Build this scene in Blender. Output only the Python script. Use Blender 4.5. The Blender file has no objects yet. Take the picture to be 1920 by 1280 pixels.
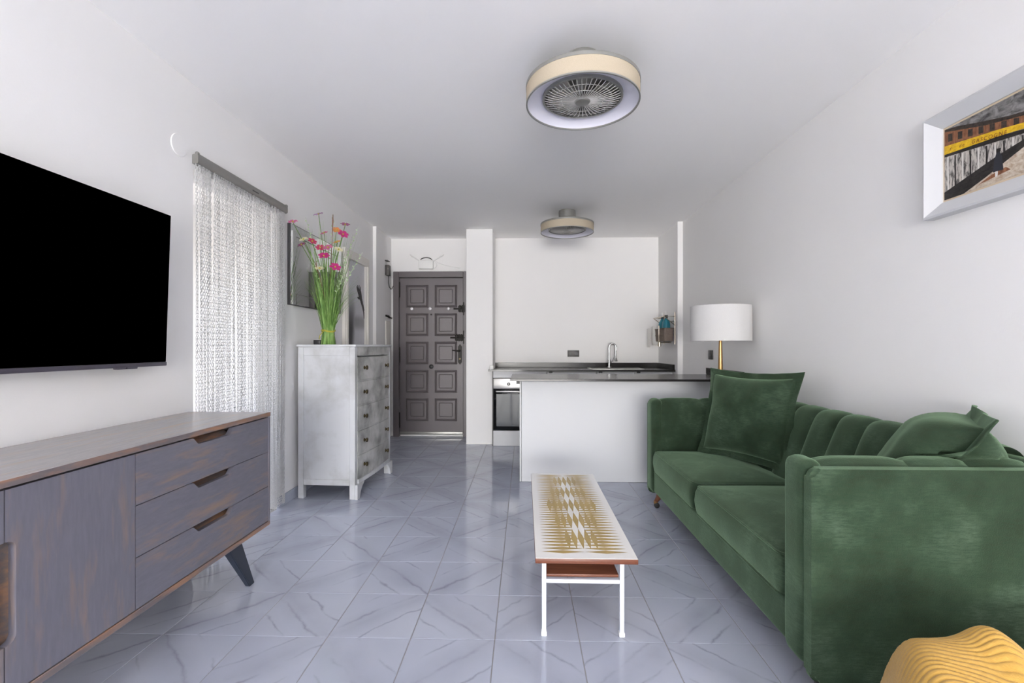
import bpy, bmesh, math, random
import numpy as np
from mathutils import Vector, Matrix, noise as mn

S = bpy.context.scene
COL = S.collection
R = math.radians
rnd = random.Random(7)

# ------------------------------------------------------------------ camera
cd = bpy.data.cameras.new('camera')
cam = bpy.data.objects.new('camera', cd)
COL.objects.link(cam)
cam.location = (0, 0, 1.17)
cam.rotation_euler = (R(90), 0, math.atan(24 / 885))
cd.sensor_width = 36
cd.lens = 36 * 885 / 1920
cd.shift_y = -10 / 1920 * -1
cd.clip_start = 0.02
S.camera = cam

# ------------------------------------------------------------------ world, sun, exposure
w = bpy.data.worlds.new('sky')
S.world = w
w.use_nodes = True
nt = w.node_tree
bg = nt.nodes['Background']
sky = nt.nodes.new('ShaderNodeTexSky')
sky.sky_type = 'NISHITA'
sky.sun_disc = False
sky.sun_elevation = R(58)
sky.sun_rotation = R(200)
sky.air_density = 1.0
sky.dust_density = 2.5
sky.ozone_density = 1.0
nt.links.new(sky.outputs[0], bg.inputs[0])
bg.inputs[1].default_value = 0.62

sun_d = bpy.data.lights.new('sun', 'SUN')
sun_d.energy = 9.0
sun_d.angle = R(1)
sun_d.color = (1.0, 0.94, 0.85)
sun = bpy.data.objects.new('sun', sun_d)
sun.rotation_euler = (R(38), R(5), 0)      # high, over the terrace behind the camera
COL.objects.link(sun)

def area(name, loc, rot, sx, sy, energy, color=(1, 1, 1), portal=False):
    d = bpy.data.lights.new(name, 'AREA')
    d.shape = 'RECTANGLE'; d.size = sx; d.size_y = sy
    d.energy = energy; d.color = color
    if portal: d.cycles.is_portal = True
    o = bpy.data.objects.new(name, d)
    o.location = loc; o.rotation_euler = rot
    COL.objects.link(o)
    return o
# daylight coming through the balcony door behind the camera and the side room's window
area('daylight_balcony_door', (0, -7.45, 1.0), (R(102), 0, 0), 3.1, 1.9, 455, (1.0, 0.978, 0.945))
area('daylight_side_window', (-3.5, 3.2, 1.5), (R(90), 0, R(-90)), 1.9, 1.5, 15, (1.0, 0.90, 0.77))

S.view_settings.view_transform = 'Standard'
S.view_settings.look = 'None'
S.view_settings.gamma = 1
S.view_settings.use_curve_mapping = False
S.view_settings.exposure = 0.52
try:
    S.cycles.max_bounces = 14
    S.cycles.diffuse_bounces = 10
    S.cycles.caustics_reflective = False
    S.cycles.caustics_refractive = False
except Exception:
    pass

# ------------------------------------------------------------------ materials
def lin(c):
    return tuple(((v / 255) / 12.92 if v / 255 <= 0.04045 else ((v / 255 + 0.055) / 1.055) ** 2.4) for v in c) + (1,)

class Mat:
    def __init__(s, name, color=(200, 200, 200), rough=0.5, metal=0.0, spec=0.5):
        s.m = bpy.data.materials.new(name); s.m.use_nodes = True
        s.t = s.m.node_tree; s.b = s.t.nodes['Principled BSDF']
        s.b.inputs['Base Color'].default_value = lin(color)
        s.b.inputs['Roughness'].default_value = rough
        s.b.inputs['Metallic'].default_value = metal
        s.b.inputs['Specular IOR Level'].default_value = spec
    def n(s, typ, **kw):
        nd = s.t.nodes.new(typ)
        for k, v in kw.items():
            if k.startswith('i_'):
                key = k[2:]
                nd.inputs[int(key) if key.isdigit() else key.replace('_', ' ')].default_value = v
            else: setattr(nd, k, v)
        return nd
    def l(s, a, b): s.t.links.new(a, b)
    def coord(s, scale=(1, 1, 1), rot=(0, 0, 0), which='Object', loc=(0, 0, 0)):
        tc = s.n('ShaderNodeTexCoord'); mp = s.n('ShaderNodeMapping')
        mp.inputs['Scale'].default_value = scale; mp.inputs['Rotation'].default_value = rot
        mp.inputs['Location'].default_value = loc
        s.l(tc.outputs[which], mp.inputs['Vector'])
        return mp.outputs[0]
    def noise(s, vec, scale=5, detail=4, rough=0.55, dist=0.0):
        nd = s.n('ShaderNodeTexNoise'); s.l(vec, nd.inputs['Vector'])
        nd.inputs['Scale'].default_value = scale; nd.inputs['Detail'].default_value = detail
        nd.inputs['Roughness'].default_value = rough; nd.inputs['Distortion'].default_value = dist
        return nd.outputs['Fac']
    def ramp(s, fac, stops):
        nd = s.n('ShaderNodeValToRGB'); s.l(fac, nd.inputs[0])
        e = nd.color_ramp.elements
        while len(e) < len(stops): e.new(0.5)
        for q, (p, c) in zip(e, stops):
            q.position = p; q.color = lin(c) if not isinstance(c, (int, float)) else (c, c, c, 1)
        return nd.outputs[0]
    def mix(s, fac, a, b, mode='MIX'):
        nd = s.n('ShaderNodeMix', data_type='RGBA', blend_type=mode)
        for sock, v in ((nd.inputs[0], fac), (nd.inputs[6], a), (nd.inputs[7], b)):
            if hasattr(v, 'is_linked'): s.l(v, sock)
            else: sock.default_value = v if isinstance(v, (int, float)) else (lin(v) if len(v) == 3 else v)
        return nd.outputs[2]
    def math(s, op, a, b=None, c=None):
        nd = s.n('ShaderNodeMath', operation=op)
        for i, v in enumerate((a, b, c)):
            if v is None: continue
            if hasattr(v, 'is_linked'): s.l(v, nd.inputs[i])
            else: nd.inputs[i].default_value = v
        return nd.outputs[0]
    def color(s, out): s.l(out, s.b.inputs['Base Color'])
    def bump(s, h, strength=0.2, dist=0.01):
        nd = s.n('ShaderNodeBump'); nd.inputs['Strength'].default_value = strength
        nd.inputs['Distance'].default_value = dist
        s.l(h, nd.inputs['Height']); s.l(nd.outputs[0], s.b.inputs['Normal'])

def simple(name, c, rough=0.5, metal=0.0, spec=0.5): return Mat(name, c, rough, metal, spec).m

def m_paint(name, c, bump=0.08):
    m = Mat(name, c, 0.85, 0, 0.25)
    v = m.coord()
    f = m.noise(v, 1.3, 3)
    d = tuple(max(0, q - 5) for q in c)
    m.color(m.mix(f, d, c))
    m.bump(m.noise(v, 90, 3), bump, 0.004)
    return m.m
WALL = m_paint('white_wall_paint', (239, 238, 237))
CEIL = m_paint('white_ceiling_paint', (253, 252, 251))
TRIMW = m_paint('white_gloss_trim', (232, 228, 222), 0.02)

def m_tile():
    m = Mat('grey_marble_tile', (200, 200, 208), 0.11, 0, 0.5)
    oi = m.n('ShaderNodeObjectInfo')
    tc = m.n('ShaderNodeTexCoord')
    sep = m.n('ShaderNodeSeparateXYZ'); m.l(tc.outputs['Object'], sep.inputs[0])
    off = m.n('ShaderNodeVectorMath', operation='ADD')
    rv = m.n('ShaderNodeVectorMath', operation='SCALE'); rv.inputs[0].default_value = (37.1, 19.7, 5.3)
    m.l(oi.outputs['Random'], rv.inputs['Scale'])
    m.l(tc.outputs['Object'], off.inputs[0]); m.l(rv.outputs[0], off.inputs[1])
    P = off.outputs[0]
    d = m.math('MULTIPLY', m.math('SUBTRACT', sep.outputs[0], sep.outputs[1]), 0.7071)
    wob = m.math('MULTIPLY', m.math('SUBTRACT', m.noise(P, 4.5, 6, 0.6), 0.5), 0.085)
    d = m.math('ADD', d, wob)
    masks = []
    for k, (mul, add, wid) in enumerate(((0.09, -0.045, 0.013), (0.06, -0.135, 0.009), (0.07, 0.065, 0.010))):
        sh = m.math('MULTIPLY_ADD', oi.outputs['Random'], mul, add)
        dist = m.math('ABSOLUTE', m.math('SUBTRACT', d, sh))
        mr = m.n('ShaderNodeMapRange'); mr.inputs[1].default_value = 0; mr.inputs[2].default_value = wid
        mr.inputs[3].default_value = 1; mr.inputs[4].default_value = 0
        m.l(dist, mr.inputs[0])
        br = m.n('ShaderNodeMapRange'); br.inputs[1].default_value = 0.40; br.inputs[2].default_value = 0.62
        m.l(m.noise(P, 4.0 + k, 3), br.inputs[0])
        masks.append(m.math('MULTIPLY', m.math('POWER', mr.outputs[0], 1.6), br.outputs[0]))
    vein = m.math('MAXIMUM', m.math('MAXIMUM', masks[0], masks[1]), masks[2])
    # broad smoky halo round the veins
    h = m.n('ShaderNodeMapRange'); h.inputs[1].default_value = 0; h.inputs[2].default_value = 0.09
    h.inputs[3].default_value = 1; h.inputs[4].default_value = 0
    m.l(m.math('ABSOLUTE', d), h.inputs[0])
    smoke = m.math('MULTIPLY', h.outputs[0], m.noise(P, 7, 4))
    base = m.mix(m.noise(P, 2.2, 4), (172, 177, 192), (187, 192, 206))
    c1 = m.mix(m.math('MULTIPLY', smoke, 0.62), base, (146, 149, 163))
    c2 = m.mix(m.math('MULTIPLY', vein, 0.50), c1, (100, 102, 116))
    m.color(c2)
    m.bump(m.noise(P, 3.0, 2), 0.02, 0.01)
    return m.m
TILE = m_tile()
GROUT = simple('grey_grout', (150, 148, 146), 0.9)

def m_velvet():
    m = Mat('green_velvet', (52, 88, 62), 0.85, 0, 0.2)
    v = m.coord()
    big = m.noise(v, 5.5, 5, 0.6)
    c = m.ramp(big, [(0.34, (29, 43, 28)), (0.50, (43, 62, 45)), (0.66, (70, 89, 71))])
    st = m.noise(m.coord((20, 20, 130)), 1.5, 4, 0.75)
    sp = m.noise(v, 130, 3, 0.7)
    c = m.mix(m.ramp(st, [(0.40, 0.0), (0.62, 0.75)]), c, (28, 52, 36))
    c = m.mix(m.math('MULTIPLY', sp, 0.28), c, (60, 62, 46))
    m.color(c)
    m.b.inputs['Sheen Weight'].default_value = 0.75
    m.b.inputs['Sheen Roughness'].default_value = 0.45
    m.b.inputs['Sheen Tint'].default_value = lin((152, 182, 148))
    m.bump(m.math('ADD', m.noise(v, 260, 2), m.math('MULTIPLY', big, 2.0)), 0.25, 0.004)
    return m.m
VELVET = m_velvet()

def m_distressed(name, grain, base, dark, rub, rough=0.38, rubamt=(0.60, 0.74)):
    m = Mat(name, base, rough, 0, 0.45)
    v = m.coord(grain)
    g = m.noise(v, 1.0, 6, 0.62, 0.3)
    fine = m.noise(m.coord(tuple(q * 4 for q in grain)), 1.0, 4, 0.6)
    patch = m.noise(m.coord(tuple(max(q * 0.3, 1.4) for q in grain), loc=(3.3, 1.7, 0.4)), 1.0, 3)
    c = m.mix(fine, dark, base)
    k = m.math('MULTIPLY', g, m.math('MULTIPLY_ADD', patch, 0.9, 0.55))
    mr = m.n('ShaderNodeMapRange'); mr.inputs[1].default_value = rubamt[0]; mr.inputs[2].default_value = rubamt[1]
    m.l(k, mr.inputs[0])
    c = m.mix(m.math('MULTIPLY', mr.outputs[0], 0.75), c, rub)
    m.color(c)
    m.bump(fine, 0.10, 0.003)
    return m.m
SB_H = m_distressed('blue_grey_rubbed_paint_level_grain', (40, 4.5, 26), (122, 120, 130), (100, 99, 110), (152, 126, 104), 0.38, (0.50, 0.80))
SB_V = m_distressed('blue_grey_rubbed_paint_upright_grain', (40, 22, 3.4), (122, 120, 130), (100, 99, 110), (152, 126, 104), 0.38, (0.50, 0.80))
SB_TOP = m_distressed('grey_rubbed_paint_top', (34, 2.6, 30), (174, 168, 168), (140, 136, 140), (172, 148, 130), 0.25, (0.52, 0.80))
SB_EDGE = m_distressed('brown_grey_rubbed_edge', (30, 5, 30), (122, 112, 110), (104, 98, 102), (168, 124, 92), 0.4, (0.42, 0.66))
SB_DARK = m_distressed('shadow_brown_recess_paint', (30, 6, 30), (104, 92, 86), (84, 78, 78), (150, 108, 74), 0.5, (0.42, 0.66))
SB_LEG = simple('dark_navy_leg_paint', (46, 52, 66), 0.45)

def m_cloudy(name, light, dark, lo, hi, sc=2.6):
    m = Mat(name, light, 0.42, 0, 0.45)
    v = m.coord()
    a = m.noise(v, sc, 5, 0.55, 0.4)
    b = m.noise(m.coord(loc=(7, 3, 1)), sc * 2.7, 4, 0.6)
    f = m.math('ADD', m.math('MULTIPLY', a, 0.7), m.math('MULTIPLY', b, 0.3))
    mr = m.n('ShaderNodeMapRange'); mr.inputs[1].default_value = lo; mr.inputs[2].default_value = hi
    m.l(f, mr.inputs[0])
    m.color(m.mix(m.math('MULTIPLY', mr.outputs[0], 0.85), light, dark))
    m.bump(m.noise(v, 40, 4), 0.06, 0.003)
    return m.m
DR_SIDE = m_cloudy('silver_grey_smudged_paint', (194, 196, 199), (140, 139, 134), 0.48, 0.74, 2.8)
DR_FRONT = m_cloudy('silver_grey_heavily_smudged_paint', (184, 184, 182), (96, 96, 92), 0.40, 0.66, 5.0)
BRONZE = simple('dark_bronze', (84, 74, 54), 0.35, 0.85)

BLACK = simple('black_screen', (0, 0, 0), 0.6, 0, 0.0)
BEZEL = simple('dark_plum_grey_bezel', (88, 84, 96), 0.35, 0.4)
ALU = simple('brushed_aluminium', (150, 149, 145), 0.4, 0.6)
def m_chain():
    m = Mat('silver_chain', (226, 226, 226), 0.32, 0.35)
    m.b.inputs['Specular IOR Level'].default_value = 0.7
    return m.m
CHAIN = m_chain()
PLASTW = simple('white_plastic', (232, 232, 230), 0.4)
PLASTB = simple('black_plastic', (34, 34, 36), 0.4)
PLASTG = simple('charcoal_plastic', (82, 80, 78), 0.45)
DOORP = m_paint('slate_grey_door_paint', (105, 99, 101), 0.05)
DOORP.node_tree.nodes['Principled BSDF'].inputs['Roughness'].default_value = 0.38
DOORP.node_tree.nodes['Principled BSDF'].inputs['Specular IOR Level'].default_value = 0.5
IRON = simple('black_iron', (40, 38, 36), 0.5, 0.6)
STEEL = simple('polished_steel', (205, 205, 205), 0.18, 1.0)
STEELB = simple('brushed_steel', (205, 204, 202), 0.38, 0.8)
def m_granite():
    m = Mat('black_granite', (30, 28, 29), 0.20, 0, 0.28)
    v = m.coord()
    m.color(m.ramp(m.noise(v, 380, 2, 0.8), [(0.55, (34, 32, 33)), (0.68, (58, 55, 54)), (0.80, (150, 146, 140))]))
    return m.m
GRANITE = m_granite()
LACQ = simple('white_lacquer', (206, 207, 209), 0.5, 0, 0.3)
OVENG = simple('black_oven_glass', (16, 17, 20), 0.05, 0, 0.3)
BRASS = simple('brushed_brass', (176, 140, 94), 0.36, 1.0)
COPPER = simple('copper_collar', (214, 150, 112), 0.3, 1.0)
def m_fabric(name, c, bump=0.15, trans=0.0):
    m = Mat(name, c, 0.9, 0, 0.2)
    v = m.coord((1, 1, 1))
    m.color(m.mix(m.noise(v, 240, 2), tuple(max(0, q - 14) for q in c), c))
    m.bump(m.noise(v, 400, 2), bump, 0.002)
    return m.m
SHADEW = m_fabric('white_linen_shade', (208, 207, 206), 0.1)
LINEN = m_fabric('beige_linen_shade', (188, 176, 156), 0.2)
FANG = simple('satin_nickel', (150, 150, 146), 0.4, 0.55)
GRILLE = simple('pale_grey_grille', (196, 194, 190), 0.4, 0.2)
FAND = simple('dark_fan_housing', (120, 118, 114), 0.5, 0.1)
BLADE = simple('frosted_fan_blade', (204, 202, 198), 0.35, 0.2)
DIFF = simple('opal_diffuser', (226, 225, 236), 0.5)
WALNUT = m_distressed('reddish_teak', (6, 60, 60), (122, 74, 54), (96, 56, 42), (136, 86, 62), 0.42, (0.5, 0.7))
LAMI = simple('off_white_laminate', (232, 230, 226), 0.22)
GOLD = simple('ochre_gold_print', (176, 148, 82), 0.3)
WHITEM = simple('white_enamelled_steel', (208, 212, 222), 0.35)
WOODLEG = m_distressed('dark_walnut_leg', (30, 30, 6), (110, 66, 46), (86, 48, 34), (126, 80, 56), 0.35, (0.5, 0.7))
RUBBER = simple('black_rubber', (22, 22, 24), 0.4)
def m_throw():
    m = Mat('mustard_pleated_cloth', (205, 160, 70), 0.9, 0, 0.15)
    v = m.coord()
    m.color(m.mix(m.noise(v, 60, 4, 0.7), (170, 130, 58), (200, 160, 84)))
    m.b.inputs['Sheen Weight'].default_value = 0.2
    m.bump(m.noise(v, 260, 3), 0.3, 0.003)
    return m.m
THROW = m_throw()
GREY_UPH = m_fabric('grey_upholstery', (120, 120, 122))
MIRROR = simple('mirror_glass', (225, 228, 228), 0.02, 1.0)
MFRAME = simple('dark_grey_mirror_edge', (70, 70, 72), 0.35, 0.3)
def m_blades():
    m = Mat('artificial_grass_green', (120, 165, 70), 0.55, 0, 0.35)
    v = m.coord()
    m.color(m.ramp(m.noise(m.coord((70, 70, 7)), 1.0, 2, 0.5), [(0.3, (74, 112, 46)), (0.5, (112, 150, 74)), (0.72, (156, 184, 112))]))
    return m.m
GRASS = m_blades()
STEMG = simple('dark_green_stem', (92, 120, 62), 0.6)
RAFFIA = simple('olive_raffia', (166, 160, 60), 0.8)
PETALS = {k: simple(k + '_petal', c, 0.6) for k, c in dict(magenta=(176, 40, 112), pink=(186, 96, 138), cream=(212, 208, 172),
          plum=(140, 76, 116), orange=(206, 130, 74), rose=(178, 54, 92), lilac=(150, 116, 150)).items()}
SPRIG = simple('sage_leaf', (150, 172, 130), 0.6)
TEAL = Mat('teal_bottle', (52, 150, 170), 0.12, 0, 0.5)
TEAL.b.inputs['Transmission Weight'].default_value = 0.35
TEAL = TEAL.m
BASKET = m_distressed('brown_grey_wicker', (60, 60, 200), (134, 120, 108), (104, 92, 84), (160, 146, 130), 0.8)
PAPER = simple('white_paper', (238, 236, 232), 0.9)
CHROME_W = simple('warm_chrome_wire', (200, 188, 170), 0.2, 0.95)
GLASSKNOB = simple('crystal_knob', (226, 224, 226), 0.08, 0.3)
CONC = simple('pale_terrace_stone', (196, 186, 172), 0.85)

# ------------------------------------------------------------------ mesh helpers
ROOT = {}
def fin(bm, name, mat, smooth=True, angle=38):
    bmesh.ops.recalc_face_normals(bm, faces=bm.faces)
    me = bpy.data.meshes.new(name)
    bm.to_mesh(me); bm.free()
    for m in (mat if isinstance(mat, (list, tuple)) else [mat]): me.materials.append(m)
    if smooth:
        me.polygons.foreach_set('use_smooth', [True] * len(me.polygons))
        me.set_sharp_from_angle(angle=R(angle))
    return me
def link(name, me, parent=None):
    o = bpy.data.objects.new(name, me)
    COL.objects.link(o)
    if parent is not None:
        o.parent = parent
        r = parent
        while r.parent is not None: r = r.parent
        l = ROOT.get(r.name, Vector((0, 0, 0)))
        if me is not None and l.length > 0: me.transform(Matrix.Translation(-l))
    return o
def obj(name, bm, mat, parent=None, smooth=True, angle=38, kind=None):
    o = link(name, fin(bm, name, mat, smooth, angle), parent)
    if kind: o['kind'] = kind
    return o
def thing(name, label, cat, loc=(0, 0, 0), group=None):
    o = bpy.data.objects.new(name, None)
    COL.objects.link(o)
    o.location = loc; o.empty_display_size = 0.1
    o['label'] = label; o['category'] = cat
    if group: o['group'] = group
    ROOT[o.name] = Vector(loc)
    return o
def tag(o, label, cat, group=None):
    o['label'] = label; o['category'] = cat
    if group: o['group'] = group
    return o
def struct(name, bm, mat, parent=None, smooth=False):
    o = obj(name, bm, mat, parent, smooth)
    if parent is None: o['kind'] = 'structure'
    return o
def dup(root, loc, label, rotz=0):
    r = root.copy(); COL.objects.link(r); r.location = loc; r.rotation_euler = (0, 0, rotz); r['label'] = label
    for ch in list(root.children):
        c = ch.copy(); COL.objects.link(c); c.parent = r
        for g in list(ch.children):
            d = g.copy(); COL.objects.link(d); d.parent = c
    return r
NB = bmesh.new
def box(bm, x0, x1, y0, y1, z0, z1, bev=0.0, seg=2):
    vs = [bm.verts.new((x, y, z)) for x in (x0, x1) for y in (y0, y1) for z in (z0, z1)]
    idx = [(0, 1, 3, 2), (4, 6, 7, 5), (0, 4, 5, 1), (2, 3, 7, 6), (0, 2, 6, 4), (1, 5, 7, 3)]
    fs = [bm.faces.new([vs[i] for i in f]) for f in idx]
    if bev > 0:
        es = list({e for f in fs for e in f.edges})
        bmesh.ops.bevel(bm, geom=es, offset=bev, segments=seg, affect='EDGES', profile=0.5)
    return bm
def bx(x0, x1, y0, y1, z0, z1, bev=0.0, seg=2): return box(NB(), x0, x1, y0, y1, z0, z1, bev, seg)
def prism(bm, pts, axis, a0, a1):
    """polygon pts in the two other axes, extruded along axis from a0 to a1"""
    def P(p, a):
        u, v = p
        return {'x': (a, u, v), 'y': (u, a, v), 'z': (u, v, a)}[axis]
    A = [bm.verts.new(P(p, a0)) for p in pts]; B = [bm.verts.new(P(p, a1)) for p in pts]
    n = len(pts)
    bm.faces.new(A[::-1]); bm.faces.new(B)
    for i in range(n): bm.faces.new((A[i], A[(i + 1) % n], B[(i + 1) % n], B[i]))
    return bm
def tube(bm, pts, r, seg=8, cap=True, closed=False, flat=None):
    pts = [Vector(p) for p in pts]; n = len(pts)
    rs = r if isinstance(r, (list, tuple)) else [r] * n
    rings = []; up = None
    for i, p in enumerate(pts):
        if closed: t = pts[(i + 1) % n] - pts[i - 1]
        else: t = pts[min(i + 1, n - 1)] - pts[max(i - 1, 0)]
        t.normalize()
        if up is None:
            up = Vector((0, 0, 1)) if abs(t.z) < 0.9 else Vector((1, 0, 0))
        a = t.cross(up)
        if a.length < 1e-5: a = t.cross(Vector((0, 1, 0)))
        a.normalize(); b = a.cross(t).normalized(); up = b
        ring = []
        for k in range(seg):
            th = 2 * math.pi * k / seg
            ring.append(bm.verts.new(p + a * (math.cos(th) * rs[i]) + b * (math.sin(th) * rs[i] * (flat or 1))))
        rings.append(ring)
    m = n if closed else n - 1
    for i in range(m):
        A, B = rings[i], rings[(i + 1) % n]
        for k in range(seg): bm.faces.new((A[k], A[(k + 1) % seg], B[(k + 1) % seg], B[k]))
    if cap and not closed:
        bm.faces.new(rings[0][::-1]); bm.faces.new(rings[-1])
    return bm
def lathe(bm, prof, c=(0, 0, 0), seg=32, axis='z', cap=True):
    """prof: (r, h) pairs"""
    cx, cy, cz = c; rings = []
    for r, h in prof:
        ring = []
        for k in range(seg):
            t = 2 * math.pi * k / seg; a, b = r * math.cos(t), r * math.sin(t)
            ring.append(bm.verts.new({'z': (cx + a, cy + b, cz + h), 'x': (cx + h, cy + a, cz + b), 'y': (cx + a, cy + h, cz + b)}[axis]))
        rings.append(ring)
    for A, B in zip(rings, rings[1:]):
        for k in range(seg): bm.faces.new((A[k], A[(k + 1) % seg], B[(k + 1) % seg], B[k]))
    if cap:
        bm.faces.new(rings[0][::-1]); bm.faces.new(rings[-1])
    return bm
def rrect(x0, x1, y0, y1, r, n=6):
    pts = []
    for cx, cy, a in ((x1 - r, y1 - r, 0), (x0 + r, y1 - r, 90), (x0 + r, y0 + r, 180), (x1 - r, y0 + r, 270)):
        for k in range(n + 1):
            t = R(a + 90 * k / n); pts.append((cx + r * math.cos(t), cy + r * math.sin(t)))
    return pts
def grid(bm, f, nu, nv, wrap=False):
    V = [[bm.verts.new(f(i / nu, j / nv)) for j in range(nv + 1)] for i in range(nu + 1)]
    for i in range(nu):
        for j in range(nv): bm.faces.new((V[i][j], V[i + 1][j], V[i + 1][j + 1], V[i][j + 1]))
    return V
def fbm(p, s, seed=0.0): return mn.fractal(Vector((p[0] * s + seed, p[1] * s + seed * 1.7, p[2] * s)), 0.8, 2.0, 3)

# ------------------------------------------------------------------ room
XL, XR, YB, YF, H = -1.79, 1.79, 6.17, -7.2, 2.59
fl = struct('floor', bx(XL - 0.15, XR + 0.15, YF - 0.15, YB + 0.1, -0.12, -0.0025), GROUT)
T, TS = 0.3345, 0.338
tile_cache = {}
def tile_mesh(wd, dp):
    k = (round(wd, 4), round(dp, 4))
    if k not in tile_cache:
        bm = bx(-wd / 2, wd / 2, -dp / 2, dp / 2, -0.008, 0, 0.0012, 1)
        tile_cache[k] = fin(bm, 'tile', TILE, False)
    return tile_cache[k]
for i in range(-5, 6):
    x0 = -0.12 + 0.338 * i; x1 = x0 + 0.338
    for j in range(-10, 13):
        y0 = 1.883 + 0.3365 * j; y1 = y0 + 0.3365
        a, b, c_, d_ = max(x0, XL), min(x1, XR), y0, min(y1, YB)
        if b - a < 0.03: continue
        full = (b - a) > 0.336 and (d_ - c_) > 0.33
        gx, gy = 0.0032, 0.0024
        me = tile_mesh(T, T) if full else tile_mesh(b - a - gx, d_ - c_ - gy)
        o = bpy.data.objects.new('tile', me); COL.objects.link(o); o.parent = fl
        o.location = ((a + b) / 2, (c_ + d_) / 2, 0)
        o.rotation_euler = (0, 0, R(((i + j) % 2) * 90 + rnd.choice((0, 180))) if full else R(rnd.choice((0, 180))))

struct('floor_rear', bx(XL, XR, YF, -1.485, -0.0024, 0.0), TILE)
struct('ceiling', bx(XL - 0.15, XR + 0.15, YF - 0.15, YB + 0.1, H, H + 0.12), CEIL)
bm = NB()
for y0, y1, z0, z1 in ((YF, 2.50, 0, H), (2.50, 3.36, 2.13, H), (3.36, YB, 0, H)): box(bm, XL - 0.15, XL, y0, y1, z0, z1)
struct('wall_left', bm, WALL)
struct('wall_right', bx(XR, XR + 0.15, YF, YB, 0, H), WALL)
bm = bx(XL, -1.752, 5.52, 5.86, 0, H); box(bm, XL, -1.757, 5.86, YB, 0, H)
struct('wall_hall', bm, WALL)
struct('wall_kitchen', bx(1.732, XR, 5.40, YB, 0, H), WALL)
struct('wall_back', bx(XL - 0.15, XR + 0.15, YB, YB + 0.1, 0, H), WALL)
bm = NB()
box(bm, XL - 0.15, -1.6, YF - 0.15, YF, 0, H); box(bm, 1.6, XR + 0.15, YF - 0.15, YF, 0, H); box(bm, -1.6, 1.6, YF - 0.15, YF, 2.5, H)
struct('wall_front', bm, WALL)
struct('wall_column', bx(-0.707, -0.386, 5.675, YB, 0, H, 0.004, 1), WALL)
# balcony door frame behind the camera
bm = NB()
for x in (-1.6, -0.55, 0.5, 1.55): box(bm, x, x + 0.05, YF - 0.12, YF - 0.05, 0, 2.5)
box(bm, -1.6, 1.6, YF - 0.12, YF - 0.05, 2.45, 2.5); box(bm, -1.6, 1.6, YF - 0.12, YF - 0.05, 0, 0.04)
struct('window_1', bm, WHITEM)
struct('floor_terrace', bx(-9, 9, -19, YF - 0.15, -0.16, -0.04), CONC)
# side room behind the chain curtain
bm = NB()
box(bm, -3.75, -3.6, 1.4, 2.2, 0, H); box(bm, -3.75, -3.6, 4.2, 4.8, 0, H)
box(bm, -3.75, -3.6, 2.2, 4.2, 0, 0.75); box(bm, -3.75, -3.6, 2.2, 4.2, 2.25, H)
box(bm, -3.6, -1.94, 1.4, 1.55, 0, H); box(bm, -3.6, -1.94, 4.65, 4.8, 0, H)
struct('wall_side', bm, WALL)
struct('floor_side', bx(-3.75, -1.94, 1.4, 4.8, -0.12, 0), TILE)
struct('ceiling_side', bx(-3.75, -1.94, 1.4, 4.8, H, H + 0.1), CEIL)
# tiled skirting
bm = NB()
y = YF + 0.02
while y < 5.5:
    y1 = min(y + 0.338, 5.5)
    for a, b in ((y, min(y1, 2.50)), (max(y, 3.36), min(y1, 4.55)), (max(y, 5.32), y1)):
        if b - a > 0.02: box(bm, XL, XL + 0.010, a + 0.001, b - 0.001, 0, 0.078, 0.001, 1)
    y = y1
struct('baseboard_left', bm, TILE)
bm = NB(); y = YF
while y < 4.0:
    box(bm, XR - 0.010, XR, y + 0.001, min(y + 0.337, 4.08), 0, 0.078, 0.001, 1); y += 0.338
struct('baseboard_right', bm, TILE)
struct('baseboard_column', bx(-0.709, -0.384, 5.667, 5.675, 0, 0.004), TRIMW)

# ------------------------------------------------------------------ entrance door
def dX(px): return -1.552 + (px - 762) * 0.00704
def dZ(py): return 1.17 + (650 - py) * 0.00697
bm = NB()
box(bm, -1.714, -1.64, 6.10, YB, 0, 2.15, 0.004, 1); box(bm, -0.80, -0.707, 6.10, YB, 0, 2.15, 0.004, 1)
box(bm, -1.64, -0.80, 6.10, YB, 2.073, 2.15, 0.004, 1)
d1 = struct('door_1', bm, DOORP)
leaf = obj('leaf', bx(-1.637, -0.803, 6.135, 6.165, 0.045, 2.070, 0.003, 1), DOORP, d1, False)
def ring_frame(bm, x0, x1, z0, z1, wd, y0, y1):
    A = [(x0, z0), (x1, z0), (x1, z1), (x0, z1)]
    Bq = [(x0 + wd, z0 + wd), (x1 - wd, z0 + wd), (x1 - wd, z1 - wd), (x0 + wd, z1 - wd)]
    C = [((p[0] + q[0]) / 2, (p[1] + q[1]) / 2) for p, q in zip(A, Bq)]
    va = [bm.verts.new((x, y0, z)) for x, z in A]; vc = [bm.verts.new((x, y1, z)) for x, z in C]; vb = [bm.verts.new((x, y0, z)) for x, z in Bq]
    for i in range(4):
        j = (i + 1) % 4
        bm.faces.new((va[i], va[j], vc[j], vc[i])); bm.faces.new((vc[i], vc[j], vb[j], vb[i])); bm.faces.new((va[j], va[i], vb[i], vb[j]))
def door_panel(x0, x1, z0, z1):
    bm = NB()
    ring_frame(bm, x0, x1, z0, z1, 0.030, 6.134, 6.118)
    box(bm, x0 + 0.055, x1 - 0.055, 6.122, 6.134, z0 + 0.055, z1 - 0.055, 0.011, 1)
    return bm
for r_ in range(5):
    zt = dZ(534 + 53.1 * r_); zb = zt - 0.296
    for x0, x1 in ((-1.552, -1.258), (-1.176, -0.882)):
        obj('door_panel', door_panel(x0, x1, zb, zt), DOORP, leaf, False)
obj('threshold_strip', bx(-1.635, -0.805, 6.118, 6.135, 0.026, 0.062, 0.004, 2), ALU, d1)
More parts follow.
